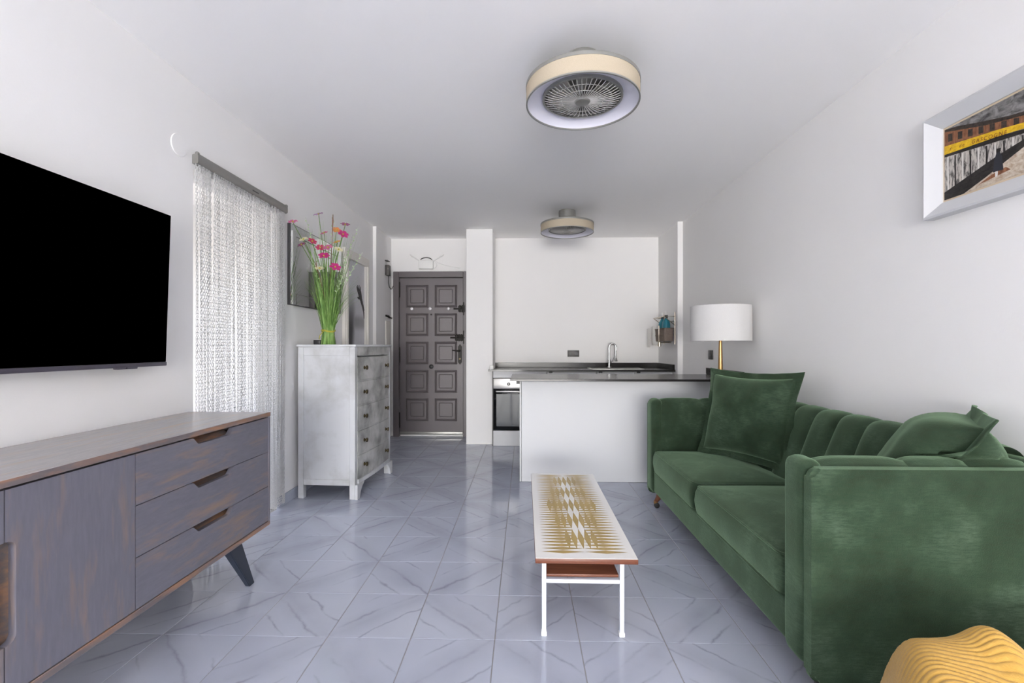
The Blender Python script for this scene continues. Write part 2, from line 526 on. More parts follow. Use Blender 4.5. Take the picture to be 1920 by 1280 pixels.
for pz in (543, 665, 787):
    obj('hinge', lathe(NB(), [(0.011, -0.10), (0.013, -0.098), (0.013, 0.098), (0.011, 0.10)], (-1.640, 6.122, dZ(pz)), 10), IRON, d1)
for px in (774, 808, 842):
    bm = lathe(NB(), [(0.018, 0), (0.018, -0.006), (0.008, -0.012), (0.010, -0.024), (0.021, -0.034), (0.020, -0.046), (0.008, -0.052)], (dX(px), 6.134, dZ(579)), 14, 'y')
    obj('crystal_knob', bm, GLASSKNOB, leaf)
obj('peephole', lathe(NB(), [(0.012, 0), (0.012, -0.006), (0.006, -0.008)], (dX(809), 6.134, dZ(589.5)), 12, 'y'), IRON, leaf)
obj('lock_knob', lathe(NB(), [(0.030, 0), (0.030, -0.008), (0.018, -0.012), (0.018, -0.03), (0.006, -0.034)], (dX(809.3), 6.134, dZ(687)), 18, 'y'), PLASTB, leaf)
def bolt(x0, x1, py, keep):
    z = dZ(py); bm = NB()
    box(bm, x0 + 0.06, x1, 6.112, 6.134, z - 0.040, z + 0.040, 0.008, 2)
    tube(bm, [(x0, 6.108, z), (x1 + 0.02, 6.108, z)], 0.011, 10)
    for k in range(3): box(bm, x0 + 0.075 + k * 0.032, x0 + 0.09 + k * 0.032, 6.100, 6.114, z - 0.047, z + 0.047, 0.003, 1)
    lathe(bm, [(0.014, 0), (0.014, -0.02), (0.006, -0.026)], (x0 + 0.10, 6.108, z + 0.01), 10, 'y')
    b = obj('sliding_bolt', bm, IRON, leaf)
    return b
bolt(dX(851), dX(867), 579, 0); bolt(dX(845), dX(869), 633, 1)
for py in (579, 632): obj('strike_plate', bx(-0.800, -0.786, 6.092, 6.10, dZ(py) - 0.085, dZ(py) + 0.085, 0.003, 1), IRON, d1)
zc = dZ(664); bm = NB()
prism(bm, [(dX(862.5) + a, zc + b) for a, b in ((-0.026, -0.10), (0, -0.135), (0.026, -0.10), (0.026, 0.10), (0, 0.135), (-0.026, 0.10))], 'y', 6.134, 6.124)
hp = obj('handle_plate', bm, IRON, leaf)
bm = tube(NB(), [(dX(862.5), 6.126, zc + 0.045), (dX(862.5), 6.085, zc + 0.045), (dX(860.5), 6.078, zc + 0.045), (dX(849), 6.080, zc + 0.052)], [0.011, 0.010, 0.010, 0.007], 8)
obj('lever_handle', bm, IRON, hp)
obj('key_cylinder', lathe(NB(), [(0.012, 0), (0.011, -0.006)], (dX(862.5), 6.124, zc - 0.06), 12, 'y'), BRONZE, hp)

# router and cable above the door
rt = thing('wifi_router', 'white wall-mounted router with two angled aerials above the grey entrance door', 'router', (-1.285, 6.16, 2.19))
obj('housing', bx(-1.39, -1.195, 6.125, 6.17, 2.185, 2.305, 0.012, 3), PLASTW, rt)
for s, x1 in ((-1, -1.50), (1, -1.065)):
    x0 = -1.285 + s * 0.08
    obj('aerial', tube(NB(), [(x0, 6.15, 2.29), (x1 - s * 0.015, 6.15, 2.365), (x1, 6.15, 2.38)], [0.008, 0.011, 0.008], 8), PLASTW, rt)
bm = tube(NB(), [(-1.36 + 0.15 * k / 10, 6.122, 2.305 + 0.028 * math.sin(math.pi * k / 10) ** 0.6) for k in range(11)], 0.006, 6)
obj('cable_loop', bm, PLASTG, rt)
bm = tube(NB(), [(-1.20 + 0.05 * math.sin(k * 0.35), 6.16, 2.30 - 0.11 * k / 9) for k in range(10)], 0.005, 6)
obj('white_lead', bm, PLASTW, rt)
bm = tube(NB(), [(-1.17 + 0.32 * k / 14, 6.163, 2.30 - 0.10 * (k / 14) ** 0.6) for k in range(15)], 0.004, 6)
tube(bm, [(-0.875, 6.163, 2.203), (-0.845, 6.163, 2.201)], 0.008, 6)
obj('aerial_lead', bm, PLASTW, rt)

# small things on the hallway wall
ad = thing('intercom_adapter', 'dark grey adapter box with a thin hanging cable high on the hallway wall', 'adapter', (-1.757, 5.93, 2.15))
obj('housing', bx(-1.757, -1.705, 5.88, 5.97, 2.07, 2.20, 0.006, 2), PLASTG, ad)
obj('bracket', bx(-1.757, -1.72, 5.88, 5.98, 2.25, 2.262, 0.003, 1), PLASTG, ad)
bm = tube(NB(), [(-1.725, 5.93, 2.07), (-1.725, 5.935, 1.98), (-1.72, 5.95, 1.93), (-1.712, 5.99, 1.905), (-1.712, 6.05, 1.925), (-1.712, 6.10, 1.96)], 0.005, 6)
obj('cable', bm, PLASTB, ad)
kh = thing('key_rack', 'small black key rack with hooks on the hallway wall below the adapter', 'hooks', (-1.757, 5.97, 1.545))
obj('rail', bx(-1.757, -1.745, 5.90, 6.05, 1.55, 1.575, 0.003, 1), IRON, kh)
for k in range(4):
    yk = 5.915 + 0.04 * k
    obj('hook', tube(NB(), [(-1.747, yk, 1.56), (-1.725, yk, 1.545), (-1.712, yk, 1.53), (-1.708, yk, 1.548)], 0.005, 6), IRON, kh)
cb = obj('meter_cupboard', bx(-1.757, -1.745, 5.90, 6.085, 0.05, 1.50, 0.004, 1), TRIMW)
tag(cb, 'flat white meter cupboard door on the hallway wall under the key rack', 'cupboard')

# side door with a printed silhouette
bm = NB()
for y0, y1 in ((4.575, 4.67), (5.195, 5.29)): 
    box(bm, XL, XL + 0.035, y0, y1, 0, 2.06, 0.006, 2)
    box(bm, XL + 0.02, XL + 0.05, y0 + 0.015, y1 - 0.045, 0, 2.06, 0.006, 2)
box(bm, XL, XL + 0.035, 4.575, 5.29, 2.06, 2.15, 0.006, 2)
d2 = struct('door_2', bm, TRIMW)
def m_sil():
    m = Mat('grey_silhouette_print', (176, 176, 180), 0.4)
    tc = m.n('ShaderNodeTexCoord'); sp = m.n('ShaderNodeSeparateXYZ'); m.l(tc.outputs['Object'], sp.inputs[0])
    y, z = sp.outputs[1], sp.outputs[2]
    # body: soft dark column at the left, wider at the bottom
    c = m.math('ADD', m.math('MULTIPLY', m.math('SINE', m.math('MULTIPLY', z, 5.0)), 0.03), 4.76)
    f = m.math('ABSOLUTE', m.math('SUBTRACT', y, c))
    mr = m.n('ShaderNodeMapRange'); mr.interpolation_type = 'SMOOTHSTEP'
    mr.inputs[1].default_value = 0.04; mr.inputs[2].default_value = 0.17; mr.inputs[3].default_value = 1; mr.inputs[4].default_value = 0
    m.l(f, mr.inputs[0])
    fz = m.n('ShaderNodeMapRange'); fz.interpolation_type = 'SMOOTHSTEP'
    fz.inputs[1].default_value = 1.85; fz.inputs[2].default_value = 1.35; fz.inputs[3].default_value = 0; fz.inputs[4].default_value = 1
    m.l(z, fz.inputs[0])
    b = m.math('MULTIPLY', mr.outputs[0], fz.outputs[0])
    # soft shoulder towards the arm
    sz = m.math('ABSOLUTE', m.math('SUBTRACT', z, 1.43)); mr2 = m.n('ShaderNodeMapRange'); mr2.interpolation_type = 'SMOOTHSTEP'
    mr2.inputs[1].default_value = 0.02; mr2.inputs[2].default_value = 0.11; mr2.inputs[3].default_value = 0.55; mr2.inputs[4].default_value = 0
    m.l(sz, mr2.inputs[0])
    m.color(m.mix(m.math('MAXIMUM', b, mr2.outputs[0]), (206, 206, 210), (66, 66, 70)))
    return m.m
obj('frosted_panel', bx(XL, XL + 0.008, 4.67, 5.195, 0.02, 2.06), m_sil(), d2, False)
bm = NB()
xh = XL + 0.0085
def strip(pts, rs):
    """flat printed stroke in the panel's plane"""
    for k in range(len(pts) - 1):
        (y0, z0), (y1, z1) = pts[k], pts[k + 1]
        d = Vector((y1 - y0, z1 - z0)).normalized(); nrm = Vector((-d.y, d.x))
        q = [(y0 + nrm.x * rs[k], z0 + nrm.y * rs[k]), (y0 - nrm.x * rs[k], z0 - nrm.y * rs[k]),
             (y1 - nrm.x * rs[k + 1], z1 - nrm.y * rs[k + 1]), (y1 + nrm.x * rs[k + 1], z1 + nrm.y * rs[k + 1])]
        bm.faces.new([bm.verts.new((xh + 0.0002 * k, a, b)) for a, b in q])
strip([(5.188, 1.48), (5.180, 1.56), (5.135, 1.63), (5.095, 1.678), (5.055, 1.735), (5.035, 1.765)], [0.012, 0.024, 0.027, 0.034, 0.050, 0.046])
for pts in ([(5.010, 1.745), (4.975, 1.785), (4.955, 1.812)], [(5.020, 1.760), (4.992, 1.800), (4.982, 1.828)], [(5.040, 1.765), (5.030, 1.806), (5.030, 1.836)],
            [(5.062, 1.765), (5.070, 1.800), (5.078, 1.824)], [(5.070, 1.700), (5.015, 1.690), (4.978, 1.697)]):
    strip(pts, [0.017, 0.014, 0.007])
obj('printed_hand', bm, simple('charcoal_print', (52, 50, 52), 0.5), d2, False)

# ------------------------------------------------------------------ kitchen
def worktop(name, label, slabs, loc):
    t = thing(name, label, 'worktop', loc)
    for nm, b in slabs: obj(nm, bx(*b, 0.002, 1), GRANITE, t, False)
    return t
oc = thing('oven_cabinet', 'white cabinet housing the built-in oven next to the wall column', 'cabinet', (-0.06, 5.86, 0))
obj('top_filler', bx(-0.372, 0.255, 5.552, 6.165, 0.805, 0.884, 0.002, 1), LACQ, oc)
bm = bx(-0.384, -0.374, 5.56, 6.165, 0, 0.884); box(bm, -0.372, 0.255, 6.13, 6.165, 0.19, 0.805); box(bm, 0.245, 0.255, 5.57, 6.13, 0.19, 0.805)
obj('carcass', bm, PLASTG, oc, False)
obj('plinth_drawer', bx(-0.372, 0.255, 5.552, 6.13, 0.003, 0.183, 0.002, 1), LACQ, oc)
ov = thing('built_in_oven', 'built-in oven with steel control strip and black glass door left of the peninsula', 'oven', (-0.06, 5.86, 0.19))
obj('control_panel', bx(-0.370, 0.240, 5.545, 5.60, 0.678, 0.798, 0.004, 2), STEELB, ov)
dr_ = obj('glass_door', bx(-0.370, 0.240, 5.545, 5.60, 0.192, 0.674, 0.004, 2), OVENG, ov)
obj('door_grip', bx(-0.34, 0.21, 5.520, 5.546, 0.635, 0.655, 0.008, 2), STEELB, dr_)
bm = bx(-0.335, 0.205, 5.5435, 5.546, 0.235, 0.615)
obj('window_glass', bm, simple('smoked_oven_window', (30, 34, 46), 0.04, 0, 0.15), dr_, False)
obj('body', bx(-0.365, 0.235, 5.60, 6.10, 0.195, 0.795), PLASTG, ov, False)
for k in range(3):
    kb = obj('control_knob', lathe(NB(), [(0.020, 0), (0.020, -0.008), (0.016, -0.024), (0.004, -0.025)], (-0.19 + (0.0, 0.25, 0.36)[k], 5.545, 0.733), 18, 'y'), PLASTG, ov)
    obj('pointer', bx(-0.193 + (0.0, 0.25, 0.36)[k], -0.187 + (0.0, 0.25, 0.36)[k], 5.516, 5.521, 0.722, 0.748), PLASTW, kb, False)
obj('clock_display', bx(-0.10, -0.01, 5.542, 5.546, 0.735, 0.768), PLASTB, ov, False)
def cabinet(x0, x1, label):
    t = thing('base_cabinet', label, 'cabinet', ((x0 + x1) / 2, 5.86, 0), 'base cabinets under the kitchen worktop')
    obj('carcass', bx(x0, x1, 5.575, 6.165, 0.1, 0.884), LACQ, t, False)
    obj('plinth', bx(x0, x1, 5.62, 5.64, 0, 0.1), LACQ, t, False)
    n = 1 if x1 - x0 < 0.7 else 2
    for k in range(n):
        a = x0 + (x1 - x0) * k / n + 0.003; b = x0 + (x1 - x0) * (k + 1) / n - 0.003
        d = obj('door', bx(a, b, 5.555, 5.573, 0.105, 0.872, 0.002, 1), LACQ, t)
        obj('edge_pull', bx(a + 0.02, a + 0.06, 5.546, 5.556, 0.862, 0.880, 0.002, 1), PLASTB, d)
cabinet(0.262, 0.838, 'white base cabinet right of the oven, under the kitchen worktop')
cabinet(0.844, 1.728, 'double-door white base cabinet below the tap, by the right wall')
wt = worktop('kitchen_worktop', 'black granite worktop with low upstand along the kitchen back wall', [
    ('back_upstand', (-0.384, 1.73, 6.145, 6.168, 0.905, 0.965)), ('side_upstand', (1.708, 1.731, 5.50, 6.145, 0.905, 0.965))], (0.65, 5.8, 0.885))
bm = NB()
prism(bm, [(-0.425, 5.47), (1.73, 5.47), (1.73, 6.168), (-0.384, 6.168), (-0.384, 5.672), (-0.425, 5.672)], 'z', 0.885, 0.905)
obj('slab', bm, GRANITE, wt, False)
sk = obj('sink_rim', prism(NB(), rrect(0.78, 1.42, 5.60, 5.98, 0.04), 'z', 0.905, 0.908), STEELB, wt, False)
obj('sink_bowl', prism(NB(), rrect(0.81, 1.39, 5.63, 5.95, 0.04), 'z', 0.9082, 0.9086), PLASTG, sk, False)
wbx = obj('small_box', bx(-0.412, -0.368, 5.53, 5.60, 0.9055, 0.950, 0.004, 2), PLASTW)
tag(wbx, 'tiny white box standing on the left end of the kitchen worktop', 'box')
fa = thing('kitchen_tap', 'chrome spring-neck kitchen tap with pull-down spray by the sink', 'tap', (1.056, 6.03, 0.905))
fy = 6.03; fk = 0.0
obj('body', lathe(NB(), [(0.028, 0), (0.028, 0.01), (0.020, 0.015), (0.020, 0.10), (0.015, 0.105), (0.015, 0.11)], (1.072, fy, 0.905), 20), STEEL, fa)
pts = [(1.072, fy, 1.01), (1.072, fy, 1.13)] + [(1.072 + 0.042 - 0.042 * math.cos(R(a)), fy - 0.0, 1.16 + 0.05 * math.sin(R(a))) for a in range(0, 181, 15)] + [(1.156, fy, 1.12)]
obj('neck', tube(NB(), pts, 0.014, 12), STEEL, fa)
bm = NB()
for k in range(12): lathe(bm, [(0.011, 0), (0.015, 0.004), (0.011, 0.008)], (1.157, fy, 1.03 + 0.0085 * k), 10)
obj('spring_hose', bm, STEEL, fa)
obj('spray_head', lathe(NB(), [(0.010, 0.05), (0.014, 0.04), (0.020, 0.01), (0.024, 0.0), (0.016, -0.004)], (1.157, fy, 0.99), 14), STEEL, fa)
obj('lever', tube(NB(), [(1.09, fy, 0.97), (1.112, fy, 0.99), (1.128, fy, 1.04)], [0.008, 0.007, 0.005], 8), STEEL, fa)

pn = thing('peninsula', 'white panelled peninsula base in front of the kitchen, carrying the black bar top', 'cabinet', (0.87, 4.35, 0))
obj('front_panel', bx(-0.028, 1.785, 4.094, 4.112, 0.002, 0.885, 0.002, 1), LACQ, pn)
obj('end_panel', bx(-0.045, -0.030, 4.094, 4.60, 0.002, 0.885, 0.002, 1), LACQ, pn)
obj('carcass', bx(-0.028, 1.785, 4.114, 4.598, 0.05, 0.885), LACQ, pn, False)
pt = worktop('peninsula_worktop', 'black granite bar top of the peninsula behind the sofa', [
    ('slab', (-0.122, 1.788, 3.88, 4.635, 0.887, 0.905)), ('wall_upstand', (1.768, 1.788, 3.89, 4.66, 0.905, 0.966))], (0.85, 4.25, 0.887))

def socket(x0, x1, y0, y1, z0, z1, face, label, n):
    t = thing('wall_socket', label, 'socket', ((x0 + x1) / 2, (y0 + y1) / 2, z0))
    obj('plate', bx(x0, x1, y0, y1, z0, z1, 0.003, 2), PLASTG if n == 2 else PLASTB, t)
    for k in range(n):
        if face == 'y':
            cx = x0 + (x1 - x0) * (k + 0.5) / n
            obj('socket_well', lathe(NB(), [(0.022, 0), (0.022, -0.002), (0.018, -0.002)], (cx, y0, (z0 + z1) / 2), 18, 'y'), PLASTB, t)
        else:
            obj('socket_well', lathe(NB(), [(0.022, 0), (0.022, -0.002), (0.018, -0.002)], (x0, (y0 + y1) / 2, (z0 + z1) / 2), 18, 'x'), RUBBER, t)
socket(0.556, 0.708, 6.158, YB, 1.041, 1.125, 'y', 'charcoal double wall socket on the kitchen back wall', 2)
socket(1.778, 1.79, 4.535, 4.63, 1.05, 1.138, 'x', 'black single wall socket on the right wall beside the lamp', 1)

# wire rack with basket, bottles and paper roll
rk = thing('wire_rack', 'warm chrome wire wall rack on the kitchen side wall', 'rack', (1.72, 5.7, 1.2))
bm = NB()
for y_ in (5.475, 5.90): tube(bm, [(1.726, y_, 1.20), (1.726, y_, 1.57)], 0.006, 8)
tube(bm, [(1.726, 5.475, 1.47), (1.726, 5.90, 1.47)], 0.006, 8)
obj('back_frame', bm, CHROME_W, rk)
for y_ in (5.475, 5.90): obj('bracket_arm', tube(NB(), [(1.726, y_, 1.42), (1.60, y_, 1.52), (1.726, y_, 1.52)], 0.006, 8), CHROME_W, rk)
obj('front_bar', tube(NB(), [(1.60, 5.475, 1.52), (1.60, 5.90, 1.52)], 0.007, 8), CHROME_W, rk)
bm = tube(NB(), [(1.726, 5.62, 1.22), (1.585, 5.62, 1.22), (1.585, 5.62, 1.42)], 0.008, 8)
lathe(bm, [(0.018, 0), (0.018, 0.05), (0.010, 0.055)], (1.585, 5.60, 1.175), 14)
obj('roll_holder', bm, CHROME_W, rk)
bk = thing('wicker_basket', 'brown-grey wicker basket hanging on the wire rack, holding teal bottles', 'basket', (1.66, 5.66, 1.24))
bm = NB()
P0 = rrect(1.610, 1.712, 5.49, 5.86, 0.02, 3); P1 = rrect(1.602, 1.716, 5.482, 5.868, 0.02, 3); Pi = rrect(1.612, 1.706, 5.492, 5.858, 0.016, 3)
prev = None
for ring, z in ((P0, 1.235), (P1, 1.38), (Pi, 1.38), (Pi, 1.245)):
    vs = [bm.verts.new((x, y, z)) for x, y in ring]
    if prev:
        for k in range(len(vs)): bm.faces.new((prev[k], prev[(k + 1) % len(vs)], vs[(k + 1) % len(vs)], vs[k]))
    else: bm.faces.new(vs)
    prev = vs
bm.faces.new(prev)
obj('body', bm, BASKET, bk)
bm = NB(); tube(bm, [(x, y, 1.383) for x, y in P1], 0.006, 6, closed=True); tube(bm, [(x, y, 1.31) for x, y in rrect(1.604, 1.714, 5.484, 5.866, 0.02, 3)], 0.004, 6, closed=True)
obj('rim', bm, BASKET, bk)
for k, (y_, lab) in enumerate(((5.585, 'teal glass bottle with black cap at the front of the basket, nearest the room'), (5.74, 'teal glass bottle with black cap behind the first, farther into the kitchen'))):
    t = thing('bottle', lab, 'bottle', (1.658, y_, 1.247), 'teal bottles in the basket')
    obj('body', lathe(NB(), [(0.040, 0), (0.046, 0.006), (0.046, 0.18), (0.040, 0.215), (0.018, 0.25), (0.016, 0.262)], (1.658, y_, 1.247), 24), TEAL, t)
    obj('cap', lathe(NB(), [(0.019, 0), (0.019, 0.03), (0.016, 0.033)], (1.658, y_, 1.509), 18), PLASTB, t)
    obj('spout', lathe(NB(), [(0.007, 0), (0.006, 0.03), (0.003, 0.045)], (1.658, y_, 1.542), 10), PLASTW, t)
pr = thing('paper_towel_roll', 'white paper towel roll hanging behind the basket on the wire rack', 'paper towel', (1.60, 6.0, 1.2))
obj('roll', lathe(NB(), [(0.02, 0), (0.055, 0), (0.055, 0.235), (0.02, 0.235)], (1.655, 5.965, 1.19), 28), PAPER, pr)
obj('core', lathe(NB(), [(0.02, 0), (0.02, 0.24), (0.016, 0.24), (0.016, 0)], (1.655, 5.965, 1.187), 18, cap=False), CHROME_W, pr)
obj('loose_sheet', bx(1.562, 1.565, 5.93, 6.06, 1.165, 1.40), PAPER, pr, False)

# ------------------------------------------------------------------ ceiling fan lamps
def fan_lamp(label):
    t = thing('ceiling_fan_lamp', label, 'ceiling lamp', (0, 0, 0), 'drum ceiling fan lamps')
    obj('canopy', lathe(NB(), [(0.085, 0), (0.088, -0.012), (0.088, -0.075), (0.080, -0.082), (0.080, -0.125)], seg=40), FANG, t)
    obj('top_plate', lathe(NB(), [(0.05, -0.118), (0.20, -0.122), (0.258, -0.128), (0.2775, -0.135), (0.2775, -0.1505), (0.26, -0.151)], seg=64), FANG, t)
    bm = lathe(NB(), [(0.2755, -0.1505), (0.2755, -0.2275), (0.2725, -0.2285), (0.2715, -0.2275), (0.2715, -0.15)], seg=72, cap=False)
    obj('shade', bm, LINEN, t)
    obj('rim_band', lathe(NB(), [(0.2765, -0.2225), (0.2770, -0.2295), (0.2705, -0.2300), (0.2705, -0.2225)], seg=72, cap=False), FANG, t)
    obj('diffuser', lathe(NB(), [(0.2700, -0.222), (0.262, -0.214), (0.225, -0.196), (0.196, -0.190), (0.193, -0.170)], seg=72, cap=False), DIFF, t)
    obj('grille_ring', lathe(NB(), [(0.196, -0.190), (0.196, -0.203), (0.186, -0.205), (0.184, -0.192), (0.184, -0.165)], seg=64, cap=False), FANG, t)
    bm = NB()
    for k in range(48):
        a = 2 * math.pi * k / 48; c, s = math.cos(a), math.sin(a)
        tube(bm, [(c * r, s * r, z) for r, z in ((0.034, -0.214), (0.10, -0.213), (0.15, -0.208), (0.187, -0.197))], 0.0021, 5)
    for r, z in ((0.10, -0.2135), (0.145, -0.2092)): tube(bm, [(r * math.cos(R(9 * q)), r * math.sin(R(9 * q)), z) for q in range(40)], 0.0013, 5, closed=True)
    obj('grille_wires', bm, GRILLE, t, kind='stuff')
    obj('hub', lathe(NB(), [(0.040, -0.206), (0.040, -0.214), (0.034, -0.220), (0.010, -0.222)], seg=32), FANG, t)
    for k in range(7):
        a0 = 2 * math.pi * k / 7
        bm = NB()
        def bl(u, v, a0=a0):
            r = 0.03 + 0.14 * u; a = a0 + (v - 0.5) * 0.62 + 0.25 * u
            return (r * math.cos(a), r * math.sin(a), -0.188 + 0.022 * (v - 0.5))
        grid(bm, bl, 5, 4)
        bmesh.ops.solidify(bm, geom=bm.faces[:], thickness=0.002)
        obj('fan_blade', bm, BLADE, t)
    obj('housing', lathe(NB(), [(0.185, -0.165), (0.185, -0.150), (0.03, -0.149)], seg=48), FAND, t)
    return t
f1 = fan_lamp('large beige drum ceiling lamp with fan grille, the nearer of two, over the table')
f1.location = (0.283, 2.33, H)
dup(f1, (0.442, 4.95, H), 'smaller-looking beige drum ceiling fan lamp farther back, before the kitchen')

# ------------------------------------------------------------------ television
tv = thing('television', 'large black flat television mounted on the left wall above the sideboard', 'television', (-1.74, 1.56, 1.43))
def tvp(x, y, z):     # the panel leans forward a little at the top
    return (-1.70 + (z - 1.08) * 0.035 + x, y, z)
def tvbox(x0, x1, y0, y1, z0, z1, bev):
    bm = bx(x0, x1, y0, y1, z0, z1, bev, 2)
    for v in bm.verts: v.co = tvp(*v.co)
    return bm
obj('cabinet', tvbox(-0.030, -0.003, 0.926, 2.194, 1.084, 1.792, 0.004), PLASTB, tv)
obj('screen', tvbox(-0.004, 0.0005, 0.930, 2.190, 1.100, 1.790, 0.0005), BLACK, tv, False)
obj('bottom_bezel', tvbox(-0.028, 0.003, 0.926, 2.194, 1.081, 1.099, 0.003), BEZEL, tv)
rc = obj('sensor_bump', tvbox(-0.025, 0.000, 1.93, 2.03, 1.074, 1.083, 0.003), BEZEL, tv)
obj('indicator', lathe(NB(), [(0.004, 0), (0.004, 0.002)], tvp(0.0, 1.97, 1.079), 8, 'x'), PLASTB, rc)
obj('wall_bracket', bx(-1.7895, -1.715, 1.40, 1.72, 1.28, 1.58, 0.004, 1), IRON, tv, False)

cv = obj('wall_cover_plate', lathe(NB(), [(0.056, 0), (0.056, 0.003), (0.054, 0.0045), (0.010, 0.005)], (XL, 2.394, 2.213), 40, 'x'), WALL, None, True, 8)
tag(cv, 'round white blank cover plate on the left wall above the television corner', 'cover plate')

# ------------------------------------------------------------------ chain curtain
cc = thing('chain_curtain', 'silver aluminium chain door curtain hanging from a grey rail on the left wall', 'curtain', (-1.77, 2.97, 2.19))
bm = prism(NB(), [(XL, 2.205), (XL + 0.030, 2.212), (XL + 0.034, 2.205), (XL + 0.034, 2.165), (XL + 0.028, 2.157), (XL, 2.157)], 'y', 2.492, 3.452)
obj('rail', bm, ALU, cc)
for y_ in (2.497, 3.447): obj('end_cap', lathe(NB(), [(0.009, -0.006), (0.009, 0.006)], (XL + 0.026, y_, 2.212), 12, 'y'), ALU, cc)
obj('catch', bx(XL + 0.0335, XL + 0.036, 3.00, 3.07, 2.176, 2.184), PLASTG, cc, False)
def chains():
    # link shape: an open-wound oval ring with a twist, alternate links turned a quarter
    seg, cs = 9, 3
    L, Wd, wr = 0.0218, 0.0098, 0.0015
    base = []
    for k in range(seg):
        t = 2 * math.pi * k / seg
        tw = math.sin(t) * 0.55
        c0 = Vector((math.cos(t) * Wd / 2, 0, math.sin(t) * L / 2))
        c0 = Vector((c0.x * math.cos(tw), c0.x * math.sin(tw), c0.z))
        nrm = Vector((math.cos(t), 0, math.sin(t))); nrm = Vector((nrm.x * math.cos(tw), nrm.x * math.sin(tw), nrm.z)).normalized()
        bi = Vector((-math.sin(tw), math.cos(tw), 0))
        for q in range(cs):
            a = 2 * math.pi * q / cs
            base.append(c0 + nrm * (math.cos(a) * wr) + bi * (math.sin(a) * wr))
    base = np.array([tuple(b) for b in base])
    fq = np.array([(k * cs + q, k * cs + (q + 1) % cs, ((k + 1) % seg) * cs + (q + 1) % cs, ((k + 1) % seg) * cs + q) for k in range(seg) for q in range(cs)])
    rot = lambda a: np.array([[math.cos(a), -math.sin(a), 0], [math.sin(a), math.cos(a), 0], [0, 0, 1]])
    V, F = [], []; cnt = 0
    n = 92; pitch = 0.0172
    rr = random.Random(3)
    for s in range(n):
        y0 = 2.498 + (3.435 - 2.498) * s / (n - 1) + rr.uniform(-0.002, 0.002)
        ph = rr.uniform(0, 6.28); am = rr.uniform(0.001, 0.004); a0 = rr.uniform(0, 6.28); dr = rr.uniform(-0.003, 0.003)
        x0 = XL + 0.022 + rr.uniform(-0.004, 0.004)
        z = 2.150; k = 0
        while z > 0.03:
            a = a0 * 0.15 + R(45) + (k % 2) * R(90) + 0.5 * math.sin(z * 2.2 + ph)
            dz = 2.15 - z
            p = np.array((x0 + am * math.sin(z * 3 + ph), y0 + dr * dz + am * math.cos(z * 2.3 + ph), z))
            V.append(base @ rot(a).T + p); F.append(fq + cnt); cnt += len(base)
            z -= pitch; k += 1
    V = np.concatenate(V); F = np.concatenate(F)
    me = bpy.data.meshes.new('chains')
    me.vertices.add(len(V)); me.vertices.foreach_set('co', V.astype(np.float32).ravel())
    me.loops.add(F.size); me.loops.foreach_set('vertex_index', F.astype(np.int32).ravel())
    me.polygons.add(len(F))
    me.polygons.foreach_set('loop_start', np.arange(0, F.size, 4, dtype=np.int32))
    me.polygons.foreach_set('use_smooth', np.ones(len(F), dtype=bool))
    me.update(calc_edges=True); me.validate()
    me.materials.append(CHAIN)
    return me
ch = link('chains', chains(), cc); ch['kind'] = 'stuff'

# ------------------------------------------------------------------ sideboard
sb = thing('sideboard', 'blue-grey rubbed-paint sideboard with drawers and splayed legs under the television', 'sideboard', (-1.56, 1.6, 0))
SX0, SX1, SY0, SY1, SZ0, SZ1 = -1.775, -1.338, 0.66, 2.447, 0.238, 0.828
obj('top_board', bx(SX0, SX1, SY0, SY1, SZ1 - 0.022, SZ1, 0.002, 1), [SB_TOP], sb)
obj('bottom_board', bx(SX0, SX1, SY0, SY1, SZ0, SZ0 + 0.022, 0.002, 1), SB_EDGE, sb)
for y0 in (SY0, SY1 - 0.018): obj('side_board', bx(SX0, SX1, y0, y0 + 0.018, SZ0 + 0.022, SZ1 - 0.022, 0.002, 1), SB_V, sb)
obj('front_edging', bx(SX1, SX1 + 0.002, SY0 + 0.002, SY1 - 0.002, SZ1 - 0.021, SZ1 - 0.001), SB_EDGE, sb, False)
obj('back_board', bx(SX0, SX0 + 0.012, SY0 + 0.018, SY1 - 0.018, SZ0 + 0.022, SZ1 - 0.022), SB_DARK, sb, False)
obj('inner_carcass', bx(SX0 + 0.013, SX1 - 0.055, SY0 + 0.02, SY1 - 0.02, SZ0 + 0.023, SZ1 - 0.023), SB_DARK, sb, False)
def sheet_with_hole(poly, x0, x1, mat, name):
    return obj(name, prism(NB(), poly, 'x', x0, x1), mat, sb, True, 30)
dz0, dz1 = SZ0 + 0.025, SZ1 - 0.026
hh = (dz1 - dz0) / 3
for k in range(3):
    a, b = dz0 + hh * k + 0.0015, dz0 + hh * (k + 1) - 0.0015
    y0, y1 = 1.590, SY1 - 0.021
    n0, n1, nd = 1.868, 2.142, 0.030
    poly = [(y0, a), (y1, a), (y1, b), (n1, b), (n1 - 0.008, b - 0.004), (n1 - 0.032, b - nd + 0.003), (n1 - 0.040, b - nd), (n0 + 0.040, b - nd), (n0 + 0.032, b - nd + 0.003), (n0 + 0.008, b - 0.004), (n0, b), (y0, b)]
    dro = obj('drawer', prism(NB(), poly, 'x', SX1 - 0.022, SX1 - 0.001), SB_H, sb, True, 30)
    # sloping finger recess behind the cut-out
    bm = NB()
    prism(bm, [(SX1 - 0.021, b - nd - 0.006), (SX1 - 0.050, b - 0.012), (SX1 - 0.050, b - nd - 0.012)], 'y', n0 + 0.002, n1 - 0.002)
    for v in bm.verts: v.co = (v.co.x, v.co.y, v.co.z)
    obj('finger_recess', bm, SB_DARK, dro, False)
